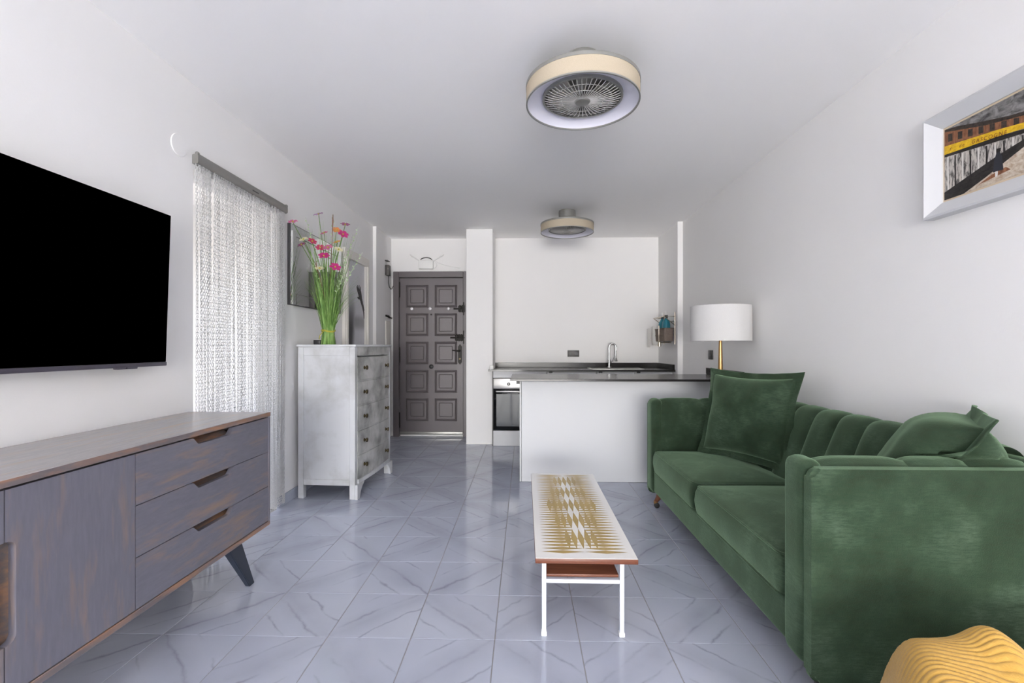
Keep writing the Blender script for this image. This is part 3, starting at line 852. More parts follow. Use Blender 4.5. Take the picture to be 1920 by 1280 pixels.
def door_poly(y0, y1, side):
    hz0, hz1, hw, r = 0.395, 0.665, 0.026, 0.022
    P = [(y0, dz0 + 0.0015), (y1, dz0 + 0.0015)]
    if side > 0:   # notch on the high-y edge
        P += [(y1, hz0)] + [(y1 - hw + r * (1 - math.sin(R(t))) if False else y1 - hw + r - r * math.sin(R(t)), hz0 + r - r * math.cos(R(t))) for t in range(0, 91, 15)]
        P += [(y1 - hw + r - r * math.cos(R(t)), hz1 - r + r * math.sin(R(t))) for t in range(0, 91, 15)] + [(y1, hz1)]
    P += [(y1, dz1 - 0.0015), (y0, dz1 - 0.0015)]
    if side < 0:
        P += [(y0, hz1)] + [(y0 + hw - r + r * math.sin(R(t)), hz1 - r + r * math.cos(R(t))) for t in range(0, 91, 15)]
        P += [(y0 + hw - r + r * math.cos(R(t)), hz0 + r - r * math.sin(R(t))) for t in range(0, 91, 15)] + [(y0, hz0)]
    return P
for y0, y1, sd in ((1.181, 1.5865, -1), (0.775, 1.1775, 1)):
    dro = obj('door', prism(NB(), door_poly(y0, y1, sd), 'x', SX1 - 0.022, SX1 - 0.001), SB_V, sb, True, 30)
    ya, yb = (y0, y0 + 0.028) if sd < 0 else (y1 - 0.028, y1)
    yo, yi = (yb, ya) if sd < 0 else (ya, yb)
    bm = prism(NB(), [(SX1 - 0.020, yo), (SX1 - 0.050, yi), (SX1 - 0.054, yi), (SX1 - 0.054, yo)], 'z', 0.390, 0.670)
    obj('finger_recess', bm, SB_DARK, dro, False)
def splay(top, foot, w0, w1, th0, th1):
    bm = NB()
    rings = []
    for (x, y, z), wd, th in ((top, w0, th0), (foot, w1, th1)):
        rings.append([bm.verts.new((x + a * th / 2, y + b * wd / 2, z)) for a, b in ((-1, -1), (1, -1), (1, 1), (-1, 1))])
    A, B = rings
    bm.faces.new(A); bm.faces.new(B[::-1])
    for k in range(4): bm.faces.new((A[k], A[(k + 1) % 4], B[(k + 1) % 4], B[k]))
    bmesh.ops.bevel(bm, geom=bm.edges[:], offset=0.004, segments=2, affect='EDGES')
    return bm
for x_t, x_f in ((-1.395, -1.352), (-1.70, -1.735)):
    for y_t, y_f in ((2.200, 2.288), (0.86, 0.775)):
        obj('leg', splay((x_t, y_t, SZ0 - 0.0005), (x_f, y_f, 0.0), 0.105, 0.040, 0.040, 0.026), SB_LEG, sb)

# ------------------------------------------------------------------ dresser
drs = thing('chest_of_drawers', 'tall silver-grey smudged-paint chest of drawers against the left wall', 'chest of drawers', (0, 0, 0))
# built with its near-left foot at the origin, then turned slightly
DW, DD, DH = 0.455, 0.80, 1.188          # depth from wall, length along wall, height
obj('top_slab', bx(-0.008, DW + 0.010, -0.010, DD + 0.012, DH - 0.018, DH, 0.004, 2), DR_SIDE, drs)
for y0 in (0.0, DD - 0.045):
    for x0 in (0.0, DW - 0.045):
        obj('post', bx(x0, x0 + 0.045, y0, y0 + 0.045, 0.0, DH - 0.018, 0.003, 1), DR_SIDE, drs)
for y0, y1, pn_y in ((0.002, 0.030, 0.010), (DD - 0.030, DD - 0.002, DD - 0.022)):
    obj('side_rail', bx(0.045, DW - 0.045, y0, y1, DH - 0.085, DH - 0.018, 0.002, 1), DR_SIDE, drs)
    obj('side_rail', bx(0.045, DW - 0.045, y0, y1, 0.105, 0.150, 0.002, 1), DR_SIDE, drs)
    obj('side_panel', bx(0.045, DW - 0.045, pn_y, pn_y + 0.012, 0.150, DH - 0.085), DR_SIDE, drs, False)
obj('carcass', bx(0.003, DW - 0.050, 0.046, DD - 0.046, 0.13, DH - 0.019), DR_SIDE, drs, False)
def bow(y, amt=0.020):
    t = (y - DD / 2) / (DD / 2); return amt * (1 - t * t)
def bowed(y0, y1, z0, z1, x0, x1, n=14, amt=0.020, bev=0.0025):
    bm = NB()
    pts = [(x1 + bow(y0 + (y1 - y0) * k / n, amt), y0 + (y1 - y0) * k / n) for k in range(n + 1)] + [(x0, y1), (x0, y0)]
    prism(bm, pts, 'z', z0, z1)
    return bm
obj('frieze_rail', bowed(0.045, DD - 0.045, DH - 0.087, DH - 0.018, DW - 0.05, DW - 0.004), DR_FRONT, drs)
zs = [0.142 + 0.1918 * k for k in range(6)]
for k in range(5):
    z0, z1 = zs[k] + 0.002, zs[k + 1] - 0.012
    d = obj('drawer', bowed(0.047, DD - 0.047, z0, z1, DW - 0.048, DW - 0.002), DR_FRONT, drs)
    for yk in (0.155, DD - 0.155):
        xk = DW - 0.002 + bow(yk)
        obj('knob', lathe(NB(), [(0.016, 0), (0.014, 0.003), (0.008, 0.008), (0.009, 0.016), (0.018, 0.021), (0.017, 0.028), (0.006, 0.031)], (xk, yk, (z0 + z1) / 2 + 0.005), 16, 'x'), BRONZE, d)
    if k: obj('drawer_rail', bowed(0.045, DD - 0.045, zs[k] - 0.0105, zs[k] + 0.0005, DW - 0.05, DW - 0.004), DR_FRONT, drs)
obj('bottom_rail', bowed(0.045, DD - 0.045, 0.112, 0.143, DW - 0.05, DW + 0.006), DR_SIDE, drs)
# bracket feet: curved profile along the front
for s in (0, 1):
    pr_ = [(0.0, 0.0), (0.048, 0.0), (0.056, 0.03), (0.074, 0.06), (0.100, 0.085), (0.125, 0.098), (0.135, 0.1125), (0.0, 0.1125)]
    if s: pr_ = [(DD - a, b) for a, b in pr_][::-1]
    bm = prism(NB(), pr_, 'x', DW + 0.0005, DW + 0.020)
    obj('bracket_foot', bm, DR_SIDE, drs, True, 30)
drs.location = (-1.752, 3.598, 0); drs.rotation_euler = (0, 0, R(-3.0))

bb = obj('black_box', bx(-1.70, -1.645, 3.75, 3.80, 1.1885, 1.226, 0.004, 2), PLASTB)
tag(bb, 'tiny black box lying on the chest of drawers left of the grass bouquet', 'box')

# ------------------------------------------------------------------ grass bouquet
gx, gy, gz = -1.562, 3.715, 1.1885
bq = thing('grass_bouquet', 'standing sheaf of artificial green grass and meadow flowers on the chest of drawers', 'plant', (gx, gy, gz))
rg = random.Random(11)
bm = NB()
def blade_path(a, rb, rt_, hgt, curl, n=9):
    pts = []
    for k in range(n):
        t = k / (n - 1); z = hgt * t
        # waist at the tie (z about 0.10)
        base = rb * (1.12 - 0.30 * math.exp(-((z - 0.105) / 0.05) ** 2)) if z < 0.18 else rb
        sp = 0 if z < 0.10 else ((z - 0.10) / max(hgt - 0.10, 0.01)) ** 1.35
        r_ = base + (rt_ - rb) * sp
        pts.append(Vector((gx + r_ * math.cos(a + curl * sp), gy + r_ * math.sin(a + curl * sp), gz + z - curl * curl * 0.05 * sp)))
    return pts
def ribbon(bm, pts, w0, face):
    L_, R_ = [], []
    n = len(pts)
    for k, p in enumerate(pts):
        t = k / (n - 1); wd = w0 * (0.75 + 0.5 * math.sin(math.pi * min(t * 1.2, 1))) * (1 - t ** 3) + 0.0004
        L_.append(bm.verts.new(p + face * wd)); R_.append(bm.verts.new(p - face * wd))
    for k in range(n - 1): bm.faces.new((L_[k], L_[k + 1], R_[k + 1], R_[k]))
for k in range(270):
    a = rg.uniform(0, 6.283); q = math.sqrt(rg.random())
    hgt = rg.uniform(0.36, 0.92) if rg.random() < 0.75 else rg.uniform(0.3, 0.5); rt_ = (0.03 + 0.20 * q) * (hgt / 0.75)
    if math.cos(a) < -0.2: rt_ = min(rt_, 0.17)
    pts = blade_path(a, 0.012 + 0.040 * q, rt_, hgt, rg.uniform(-0.3, 0.3))
    f = Vector((math.cos(a + 1.57 + rg.uniform(-0.6, 0.6)), math.sin(a + 1.57 + rg.uniform(-0.6, 0.6)), 0))
    ribbon(bm, pts, rg.uniform(0.0012, 0.0028), f)
obj('grass_blades', bm, GRASS, bq, kind='stuff')
bm = NB()
for k in range(60):       # hair-thin drooping outer wisps
    a = rg.uniform(0, 6.283); hgt = rg.uniform(0.42, 0.7); rt_ = rg.uniform(0.20, 0.30)
    if math.cos(a) < 0.0: rt_ = min(rt_, 0.18)
    pts = blade_path(a, 0.04, rt_, hgt, rg.uniform(-0.2, 0.2), 11)
    for j, p in enumerate(pts):
        t = j / 10; p.z -= 0.10 * max(0, t - 0.55) ** 2 * 4
    tube(bm, pts, [0.0014 * (1 - 0.7 * j / 10) for j in range(11)], 4)
obj('grass_wisps', bm, GRASS, bq, kind='stuff')
bm = NB()
for dz in (0.0, 0.006):
    tube(bm, [(gx + 0.050 * math.cos(R(10 * k)), gy + 0.050 * math.sin(R(10 * k)), gz + 0.104 + dz + 0.006 * math.sin(R(20 * k))) for k in range(36)], 0.0042, 6, closed=True)
tube(bm, [(gx - 0.02, gy - 0.047, gz + 0.104), (gx - 0.045, gy - 0.05, gz + 0.075), (gx - 0.055, gy - 0.045, gz + 0.04)], 0.003, 6)
obj('raffia_tie', bm, RAFFIA, bq)
# world spots found along sight lines: (dx, dy, dz from base, kind, size)
FL = [(-0.145, -0.285, 0.90, 'pink', 0.038), (-0.035, -0.10, 1.005, 'lilac', 0.042), (0.085, -0.05, 0.895, 'orange', 0.034), (0.165, -0.08, 0.93, 'plum', 0.038),
      (0.165, -0.12, 0.845, 'magenta', 0.042), (-0.095, -0.22, 0.785, 'cream', 0.034), (-0.040, -0.20, 0.775, 'rose', 0.036), (0.11, -0.10, 0.79, 'orange', 0.034),
      (0.065, -0.16, 0.735, 'pink', 0.040), (0.050, -0.20, 0.665, 'magenta', 0.044), (0.145, -0.16, 0.72, 'cream', 0.034), (0.005, -0.16, 0.735, 'rose', 0.036),
      (0.135, -0.20, 0.58, 'magenta', 0.044), (0.030, -0.23, 0.565, 'cream', 0.036), (-0.11, -0.22, 0.745, 'plum', 0.032), (0.01, -0.10, 0.86, 'pink', 0.034)]
for dx, dy, dz, kind, sz in FL:
    sz *= 0.94
    c = Vector((gx + dx, gy + dy, gz + dz))
    bm = NB()
    nrm = Vector((0.25 + rg.uniform(-0.6, 0.6), -0.7, 0.75 + rg.uniform(-0.3, 0.5))).normalized()
    t1 = nrm.cross(Vector((0, 0, 1))).normalized(); t2 = nrm.cross(t1)
    np_ = 6
    for k in range(np_):
        a = 6.283 * k / np_ + rg.uniform(-0.15, 0.15)
        d = t1 * math.cos(a) + t2 * math.sin(a); s_ = nrm.cross(d)
        pr_ = [(0.10, 0.10, 0.0), (0.55, 0.36, 0.16), (0.92, 0.30, 0.20), (1.05, 0.04, 0.12)]
        prev = None
        for u, wd, hh_ in pr_:
            A = bm.verts.new(c + d * (u * sz) + s_ * (wd * sz) + nrm * (hh_ * sz)); B = bm.verts.new(c + d * (u * sz) - s_ * (wd * sz) + nrm * (hh_ * sz))
            if prev: bm.faces.new((prev[0], A, B, prev[1]))
            prev = (A, B)
    fo = obj('flower', bm, PETALS[kind], bq)
    if kind in ('magenta', 'cream', 'orange', 'lilac'): fo['label'] = kind + ' flower head'
    bm = lathe(NB(), [(0.004, -0.006), (0.007, 0.0), (0.004, 0.006)], tuple(c + nrm * 0.004), 8)
    obj('flower_centre', bm, RAFFIA, fo)
    foot = Vector((gx + dx * 0.12, gy + dy * 0.12, gz + 0.30))
    mid = foot.lerp(c, 0.55) + Vector((-dx * 0.15, -dy * 0.15, 0.02))
    obj('stem', tube(NB(), [foot, foot.lerp(mid, 0.5), mid, mid.lerp(c, 0.6), c - nrm * 0.004], 0.0026, 6), STEMG, fo)
for dx, dy, dz in ((-0.11, -0.16, 0.97), (0.25, -0.02, 0.93), (0.29, -0.05, 0.72), (-0.06, -0.14, 0.62), (0.20, -0.14, 0.62), (0.06, -0.05, 1.02)):
    c = Vector((gx + dx, gy + dy, gz + dz)); foot = Vector((gx + dx * 0.3, gy + dy * 0.3, gz + dz * 0.55))
    bm = tube(NB(), [foot, foot.lerp(c, 0.5), c], [0.002, 0.0018, 0.0008], 5)
    for k in range(11):
        t = 0.25 + 0.75 * k / 11; p = foot.lerp(c, t); sgn = 1 if k % 2 else -1
        d = Vector((sgn * 0.9, 0.2 * sgn, 0.5)).normalized() * 0.022 * (1.15 - t * 0.6); s_ = Vector((0.2, 0.8, 0.3)).normalized() * 0.006
        s2 = Vector((0, 0, 0.006))
        bm.faces.new([bm.verts.new(q) for q in (p, p + d * 0.5 + s2, p + d, p + d * 0.5 - s2)])
    obj('leaf_sprig', bm, SPRIG, bq)
for dx, dy, dz in ((0.085, -0.12, 1.00), (0.0, -0.22, 0.62)):
    c = Vector((gx + dx, gy + dy, gz + dz)); foot = Vector((gx + dx * 0.3, gy + dy * 0.3, gz + 0.35))
    bm = tube(NB(), [foot, foot.lerp(c, 0.7), c - Vector((0, 0, 0.05)), c], [0.002, 0.002, 0.005, 0.002], 6)
    obj('seed_spike', bm, simple('brown_seed_head', (120, 84, 66), 0.8), bq)

# ------------------------------------------------------------------ mirror
mr_ = thing('wall_mirror', 'dark-edged mirror with mirrored border hanging on the left wall behind the grass bouquet', 'mirror', (-1.78, 4.0, 1.49))
obj('frame', bx(XL, XL + 0.022, 3.51, 4.495, 1.488, 2.107, 0.002, 1), MFRAME, mr_)
obj('glass', bx(XL + 0.022, XL + 0.0235, 3.60, 4.405, 1.578, 2.017), MIRROR, mr_, False)
for a in ((3.515, 3.598, 1.493, 2.102), (4.407, 4.49, 1.493, 2.102), (3.60, 4.405, 1.493, 1.576), (3.60, 4.405, 2.019, 2.102)):
    bm = bx(XL + 0.0215, XL + 0.026, *a, 0.003, 1)
    obj('mirror_strip', bm, MIRROR, mr_, False)

# ------------------------------------------------------------------ coffee table
ct = thing('coffee_table', 'long low coffee table with gold diamond print on white top and white steel legs', 'coffee table', (0.25, 2.52, 0))
TX0, TX1, TY0, TY1, TZ = 0.042, 0.452, 1.890, 3.157, 0.325
obj('edge_board', bx(TX0, TX1, TY0, TY1, TZ - 0.022, TZ - 0.0015, 0.003, 2), WALNUT, ct)
top = obj('tabletop', bx(TX0 + 0.001, TX1 - 0.001, TY0 + 0.001, TY1 - 0.001, TZ - 0.0015, TZ, 0.0005, 1), LAMI, ct, False)
def diamond(bm, cx, cy, hw, hl, z):
    bm.faces.new([bm.verts.new(p) for p in ((cx - hw, cy, z), (cx, cy - hl, z), (cx + hw, cy, z), (cx, cy + hl, z))])
zp = TZ + 0.0004
cx = (TX0 + TX1) / 2
# cross-wise spindles
ny = 36; y0, y1 = TY0 + 0.062, TY1 - 0.05
bm = NB()
for k in range(ny):
    yk = y0 + (y1 - y0) * k / (ny - 1)
    for s in (-1, 1):
        diamond(bm, cx + s * 0.0885, yk, 0.0885, 0.0150, zp)
obj('printed_spindle_rows', bm, GOLD, top, False)
# the lengthwise lozenges: five columns, six rows, wider in the middle rows
rowcols = {0: 5, 1: 7, 2: 9, 3: 7, 4: 5}
bm = NB(); bm2 = NB()
ly = (y1 - y0 - 0.05) / 5
for r_ in range(5):
    yc = y0 + 0.025 + ly * (r_ + 0.5); nc = rowcols[r_]
    for c_ in range(nc):
        diamond(bm, cx + (c_ - (nc - 1) / 2) * 0.029, yc, 0.0140, ly * 0.5, zp + 0.0006)
    if r_ < 4:
        for c_ in range(2): diamond(bm2, cx + (c_ - 0.5) * 0.029, yc + ly / 2, 0.0140, ly * 0.5, zp + 0.0003)
obj('printed_lozenges', bm, GOLD, top, False)
obj('printed_white_lozenges', bm2, LAMI, top, False)
LX = (0.078, 0.392)
for y_ in (1.922, 3.10):
    for x_ in LX:
        lg = obj('leg', bx(x_ - 0.009, x_ + 0.009, y_ - 0.009, y_ + 0.009, 0.016, TZ - 0.022, 0.0015, 1), WHITEM, ct)
        obj('foot_cap', bx(x_ - 0.0115, x_ + 0.0115, y_ - 0.0115, y_ + 0.0115, 0.0, 0.018, 0.002, 1), PLASTW, lg)
    obj('cross_bar', bx(LX[0] + 0.009, LX[1] - 0.009, y_ - 0.008, y_ + 0.008, 0.214, 0.230, 0.0015, 1), WHITEM, ct)
obj('lower_shelf', bx(LX[0] + 0.010, LX[1] - 0.010, 1.932, 3.09, 0.231, 0.243, 0.003, 2), WALNUT, ct)

# ------------------------------------------------------------------ floor lamp
lx, ly_ = 1.536, 3.75
lp = thing('floor_lamp', 'brass floor lamp with white drum shade standing between sofa and peninsula', 'lamp', (lx, ly_, 0))
obj('base', lathe(NB(), [(0.125, 0), (0.128, 0.004), (0.126, 0.016), (0.03, 0.024), (0.026, 0.03)], (lx, ly_, 0), 40), BRASS, lp)
obj('pole', lathe(NB(), [(0.026, 0.03), (0.019, 0.97), (0.0115, 1.24), (0.010, 1.40)], (lx, ly_, 0), 24), BRASS, lp)
obj('copper_collar', lathe(NB(), [(0.0205, 0), (0.0215, 0.004), (0.0205, 0.06), (0.019, 0.064)], (lx, ly_, 0.925), 24), COPPER, lp)
sh = NB()
lathe(sh, [(0.225, 1.216), (0.224, 1.4885), (0.221, 1.4885), (0.222, 1.216), (0.225, 1.216)], (lx, ly_, 0), 72, cap=False)
so = obj('shade', sh, SHADEW, lp)
bm = NB()
for k in range(3):
    a = R(120 * k + 20); tube(bm, [(lx, ly_, 1.44), (lx + 0.222 * math.cos(a), ly_ + 0.222 * math.sin(a), 1.475)], 0.003, 6)
obj('shade_spider', bm, BRASS, so)
obj('bulb', lathe(NB(), [(0.012, 0), (0.013, 0.02), (0.028, 0.05), (0.030, 0.07), (0.018, 0.095), (0.004, 0.10)], (lx, ly_, 1.33), 18), PLASTW, lp)

# ------------------------------------------------------------------ sofa
SXF, SXB, SY0_, SY1_ = 0.92, 1.765, 1.545, 3.583
sf = thing('sofa', 'two-seat green velvet sofa with channelled back along the right wall', 'sofa', (1.34, 2.56, 0))
def soften(bm, amp=0.004, sc=6.0, seed=0):
    for v in bm.verts:
        n = mn.noise_vector(Vector((v.co.x * sc + seed, v.co.y * sc, v.co.z * sc)))
        v.co += n * amp
    return bm
def subdiv_box(x0, x1, y0, y1, z0, z1, bev, cuts=8, seg=4):
    bm = bx(x0, x1, y0, y1, z0, z1, bev, seg)
    big = [e for e in bm.edges if e.calc_length() > 0.10]
    bmesh.ops.subdivide_edges(bm, edges=big, cuts=cuts, use_grid_fill=True)
    return bm
# base rail between the arms
bm = subdiv_box(SXF + 0.012, SXB - 0.03, SY0_ + 0.03, SY1_ - 0.03, 0.122, 0.275, 0.014, 6)
obj('base_rail', soften(bm, 0.002), VELVET, sf, angle=60)
def welt(pts, r=0.004, closed=False): return tube(NB(), pts, r, 6, closed=closed)
# outer arm panels
for nm, y0, y1 in (('near', SY0_, SY0_ + 0.042), ('far', SY1_ - 0.042, SY1_)):
    pts = rrect(SXF + 0.002, SXB, 0.084, 0.776, 0.030, 5)
    bm = prism(NB(), pts, 'y', y0, y1)
    es = [e for e in bm.edges if abs(e.verts[0].co.y - e.verts[1].co.y) < 1e-6]
    bmesh.ops.bevel(bm, geom=es, offset=0.012, segments=3, affect='EDGES')
    pnl = obj('arm_panel', bm, VELVET, sf, angle=60)
    yo = y0 + 0.003 if nm == 'near' else y1 - 0.003
    # rolled front and first seam
    a, b = (y1 - 0.004, y1 + 0.122) if nm == 'near' else (y0 - 0.122, y0 + 0.004)
    bm = subdiv_box(SXF - 0.006, SXF + 0.075, a, b, 0.112, 0.794, 0.034, 6, 5)
    obj('arm_front_roll', soften(bm, 0.0025, 7), VELVET, sf, angle=60)
    # channels over the arm: profile from seat up over the top to the panel
    if nm == 'near': prof = [(b - 0.002, 0.38), (b, 0.55), (b - 0.002, 0.70), (b - 0.018, 0.765), (b - 0.050, 0.792), (b - 0.085, 0.792), (a + 0.012, 0.775), (a + 0.002, 0.745)]
    else: prof = [(a + 0.002, 0.38), (a, 0.55), (a + 0.002, 0.70), (a + 0.018, 0.765), (a + 0.050, 0.792), (a + 0.085, 0.792), (b - 0.012, 0.775), (b - 0.002, 0.745)]
    for c0, c1 in ((0.985, 1.275), (1.275, 1.47), (1.47, 1.665)):
        bm = NB()
        def ch_(u, v, prof=prof, c0=c0, c1=c1):
            x = c0 + (c1 - c0) * u; t = v * (len(prof) - 1); i = min(int(t), len(prof) - 2); f = t - i
            p = Vector(prof[i]).lerp(Vector(prof[i + 1]), f)
            d = (Vector(prof[i + 1]) - Vector(prof[i])).normalized(); nn = Vector((d.y, -d.x))
            if nm == 'near': nn = -nn if nn.x < 0 and i < 3 else nn
            cen = Vector(((prof[0][0] + prof[-1][0]) / 2, 0.45))
            if nn.dot(p - cen) < 0: nn = -nn
            pf = (1 - abs(2 * u - 1) ** 4.0) * 0.011 - 0.007
            q = p + nn * pf
            return (x, q.x, q.y)
        grid(bm, ch_, 12, 28)
        obj('arm_channel', bm, VELVET, sf, angle=80)
    bm = bx(SXF + 0.03, SXB - 0.02, min(a, b) + 0.014, max(a, b) - 0.014, 0.125, 0.765, 0.02, 2)
    obj('arm_core', bm, VELVET, sf)
# back shell
bm = subdiv_box(1.700, SXB, SY0_ + 0.03, SY1_ - 0.03, 0.115, 0.785, 0.02, 6, 3)
obj('back_shell', bm, VELVET, sf, angle=60)
obj('back_core', bx(1.610, 1.71, SY0_ + 0.05, SY1_ - 0.05, 0.20, 0.74, 0.03, 2), VELVET, sf)
prof = [(1.44, 0.36), (1.475, 0.46), (1.515, 0.57), (1.552, 0.67), (1.582, 0.745), (1.610, 0.795), (1.645, 0.820), (1.690, 0.824), (1.730, 0.806), (1.752, 0.775), (1.757, 0.74)]
yi0, yi1 = SY0_ + 0.150, SY1_ - 0.150
nch = 9
def catmull(P, t):
    n = len(P) - 1; x = t * n; i = min(int(x), n - 1); f = x - i
    p0, p1, p2, p3 = (Vector(P[max(0, min(n, i + q))]) for q in (-1, 0, 1, 2))
    return 0.5 * ((2 * p1) + (-p0 + p2) * f + (2 * p0 - 5 * p1 + 4 * p2 - p3) * f * f + (-p0 + 3 * p1 - 3 * p2 + p3) * f ** 3)
for k in range(nch):
    c0 = yi0 + (yi1 - yi0) * k / nch; c1 = yi0 + (yi1 - yi0) * (k + 1) / nch
    bm = NB()
    def bk_(u, v, c0=c0, c1=c1):
        p = catmull(prof, v); q = catmull(prof, min(1, v + 0.01)); q0 = catmull(prof, max(0, v - 0.01))
        d = (q - q0).normalized(); nn = Vector((-d.y, d.x))
        pf = ((1 - abs(2 * u - 1) ** 3.6) * 0.019 - 0.008) * (1 - 0.55 * max(0, min(1, (v - 0.42) / 0.2)))
        p = p + nn * pf
        w_ = 0.004 * mn.noise(Vector((p.x * 6, (c0 + (c1 - c0) * u) * 6, p.y * 6)))
        return (p.x + w_, c0 + (c1 - c0) * u, p.y)
    grid(bm, bk_, 12, 26)
    obj('back_channel', bm, VELVET, sf, angle=80)
# seat cushions
def cushion(x0, x1, y0, y1, z0, z1, crown, seed):
    bm = NB(); N = 28
    def ring(ins, z, r): return [(p[0], p[1], z) for p in rrect(x0 + ins, x1 - ins, y0 + ins, y1 - ins, r, 6)]
    zm = (z0 + z1) / 2
    levels = [ring(0.030, z0 - 0.002, 0.03), ring(0.012, z0 + 0.004, 0.04), ring(0.006, z0 + 0.02, 0.045), ring(0.0, z0 + 0.05, 0.05), ring(-0.003, zm, 0.05),
              ring(0.0, z1 - 0.035, 0.05), ring(0.008, z1 - 0.012, 0.045), ring(0.020, z1, 0.04)]
    cxm, cym = (x0 + x1) / 2, (y0 + y1) / 2
    top_ = levels[-1]
    for s in (0.94, 0.85, 0.74, 0.60, 0.45, 0.30, 0.15):
        h_ = crown * (1 - s ** 2.4)
        levels.append([(cxm + (p[0] - cxm) * s, cym + (p[1] - cym) * s, z1 + h_) for p in top_])
    prev = None
    for L_ in levels:
        vs = []
        for p in L_:
            q = Vector(p)
            d = 0.010 * mn.noise(Vector((q.x * 5 + seed, q.y * 5, q.z * 3))) + 0.004 * mn.noise(Vector((q.x * 14 + seed, q.y * 14, q.z * 8)))
            out = Vector((q.x - cxm, q.y - cym, 0)).normalized() if q.z < z1 - 0.004 else Vector((0, 0, 1))
            vs.append(bm.verts.new(q + out * d * 0.8))
        if prev:
            for k in range(len(vs)): bm.faces.new((prev[k], prev[(k + 1) % len(vs)], vs[(k + 1) % len(vs)], vs[k]))
        else: bm.faces.new(vs[::-1])
        prev = vs
    bm.faces.new(prev)
    c = obj('seat_cushion', bm, VELVET, sf, angle=75)
    for z, ins in ((z1 - 0.004, 0.012), (z0 + 0.004, 0.008)):
        pts = []
        for p in rrect(x0 + ins, x1 - ins, y0 + ins, y1 - ins, 0.045, 6):
            d = 0.008 * mn.noise(Vector((p[0] * 5 + seed, p[1] * 5, z * 3)))
            pts.append((p[0], p[1], z + d * 0.5))
        obj('welt', tube(NB(), pts, 0.0048, 6, closed=True), VELVET, c)
cushion(0.912, 1.505, 1.706, 2.592, 0.272, 0.424, 0.034, 1.0)
cushion(0.912, 1.505, 2.596, 3.422, 0.272, 0.424, 0.034, 5.0)
# legs on castors
for x_, y_, dx, dy in ((0.985, 3.44, -0.035, 0.02), (1.015, 1.68, -0.01, -0.03), (1.68, 3.44, 0.03, 0.02), (1.68, 1.69, 0.03, -0.03)):
    lg = obj('leg', tube(NB(), [(x_, y_, 0.124), (x_ + dx * 0.5, y_ - 0.02 * 0 + dy * 0.5, 0.075), (x_ + dx, y_ + dy, 0.042)], [0.026, 0.019, 0.013], 14), WOODLEG, sf)
    obj('ferrule', tube(NB(), [(x_ + dx * 0.9, y_ + dy * 0.9, 0.050), (x_ + dx, y_ + dy, 0.030)], [0.0165, 0.013], 12), BRASS, lg)
    bm = lathe(NB(), [(0.010, -0.010), (0.0185, -0.009), (0.020, -0.005), (0.020, 0.005), (0.0185, 0.009), (0.010, 0.010)], (x_ + dx + 0.008, y_ + dy - 0.006, 0.020), 18, 'y')
    obj('castor_wheel', bm, RUBBER, lg)

# ------------------------------------------------------------------ scatter cushions
def settle(me):
    for v in me.vertices:
        x, y, z = v.co
        z = max(z, 0.452)
        lim = 1.46 + (z - 0.45) * 0.42 if z < 0.80 else 1.775
        if z < 0.80 and x < 1.62:
            if y < 1.70: y = 1.70 + (y - 1.70) * 0.06
            if y > 3.43: y = 3.43 + (y - 3.43) * 0.06
        if x > lim: x = lim + (x - lim) * 0.08
        v.co = (x, y, z)
def pillow(label, M, wd, ht, th, fl_w, seed, sag=0.0, droop=0.0, pinch=0.08):
    t = thing('scatter_cushion', label, 'cushion', tuple(M.translation), 'green velvet scatter cushions')
    def outline(u, v):     # concave sides, pointed corners
        return (wd / 2 * u * (1 - pinch * (1 - v * v)), ht / 2 * v * (1 - pinch * (1 - u * u)))
    def warp(p, u, v):
        x, y, z = p
        z += sag * (y / (ht / 2)) ** 2 * 0.5
        if droop and v > 0: z -= droop * (max(0, v - 0.5)) ** 2 * 4
        n = mn.noise(Vector((x * 7 + seed, y * 7, seed))) * 0.010
        return Vector((x, y, z + n))
    bm = NB()
    for s in (1, -1):
        def f(a, b, s=s):
            u, v = 2 * a - 1, 2 * b - 1
            u = math.sin(u * math.pi / 2) * 0.35 + u * 0.65; v = math.sin(v * math.pi / 2) * 0.35 + v * 0.65
            x, y = outline(u, v)
            h = th / 2 * ((1 - u ** 4) * (1 - v ** 4)) ** 0.62
            # pinched wrinkles near corners
            h *= 1 + 0.10 * mn.noise(Vector((x * 9 + seed, y * 9, s * 2.0)))
            if v < 0: h *= 1 + 0.18 * (-v) * (1 - u * u)
            return M @ warp((x, y, s * h), u, v)
        grid(bm, f, 30, 30)
    bmesh.ops.remove_doubles(bm, verts=bm.verts, dist=0.0004)
    M0 = t.location.copy()
    o = obj('cover', bm, VELVET, None, angle=80); settle(o.data); o.data.transform(Matrix.Translation(-M0)); o.parent = t
    bm = NB()
    n = 96
    def edge(k, e):
        q = 4.0 * k / n; sd = int(q) % 4; f = 2 * (q - int(q)) - 1
        u, v = ((f, -1), (1, f), (-f, 1), (-1, -f))[sd]
        x, y = outline(u, v); L_ = math.hypot(u, v)
        k1 = (wd / 2 + e) / (wd / 2); k2 = (ht / 2 + e) / (ht / 2)
        wv = 0.006 * math.sin(k * 0.45 + seed) * (e / 0.04) + 0.014 * mn.noise(Vector((x * 12 + seed, y * 12, 3))) * (e / 0.04)
        p = warp((x * k1, y * k2, wv), u, v)
        return p
    rings = []
    for e, z in ((-0.010, 0.004), (fl_w, 0.0035), (fl_w + 0.002, 0), (fl_w, -0.0035), (-0.010, -0.004)):
        rings.append([bm.verts.new(M @ (edge(k, e) + Vector((0, 0, z)))) for k in range(n)])
    for A, B in zip(rings, rings[1:]):
        for k in range(n): bm.faces.new((A[k], A[(k + 1) % n], B[(k + 1) % n], B[k]))
    o = obj('flange', bm, VELVET, None, angle=60); settle(o.data); o.data.transform(Matrix.Translation(-M0)); o.parent = t
    return t
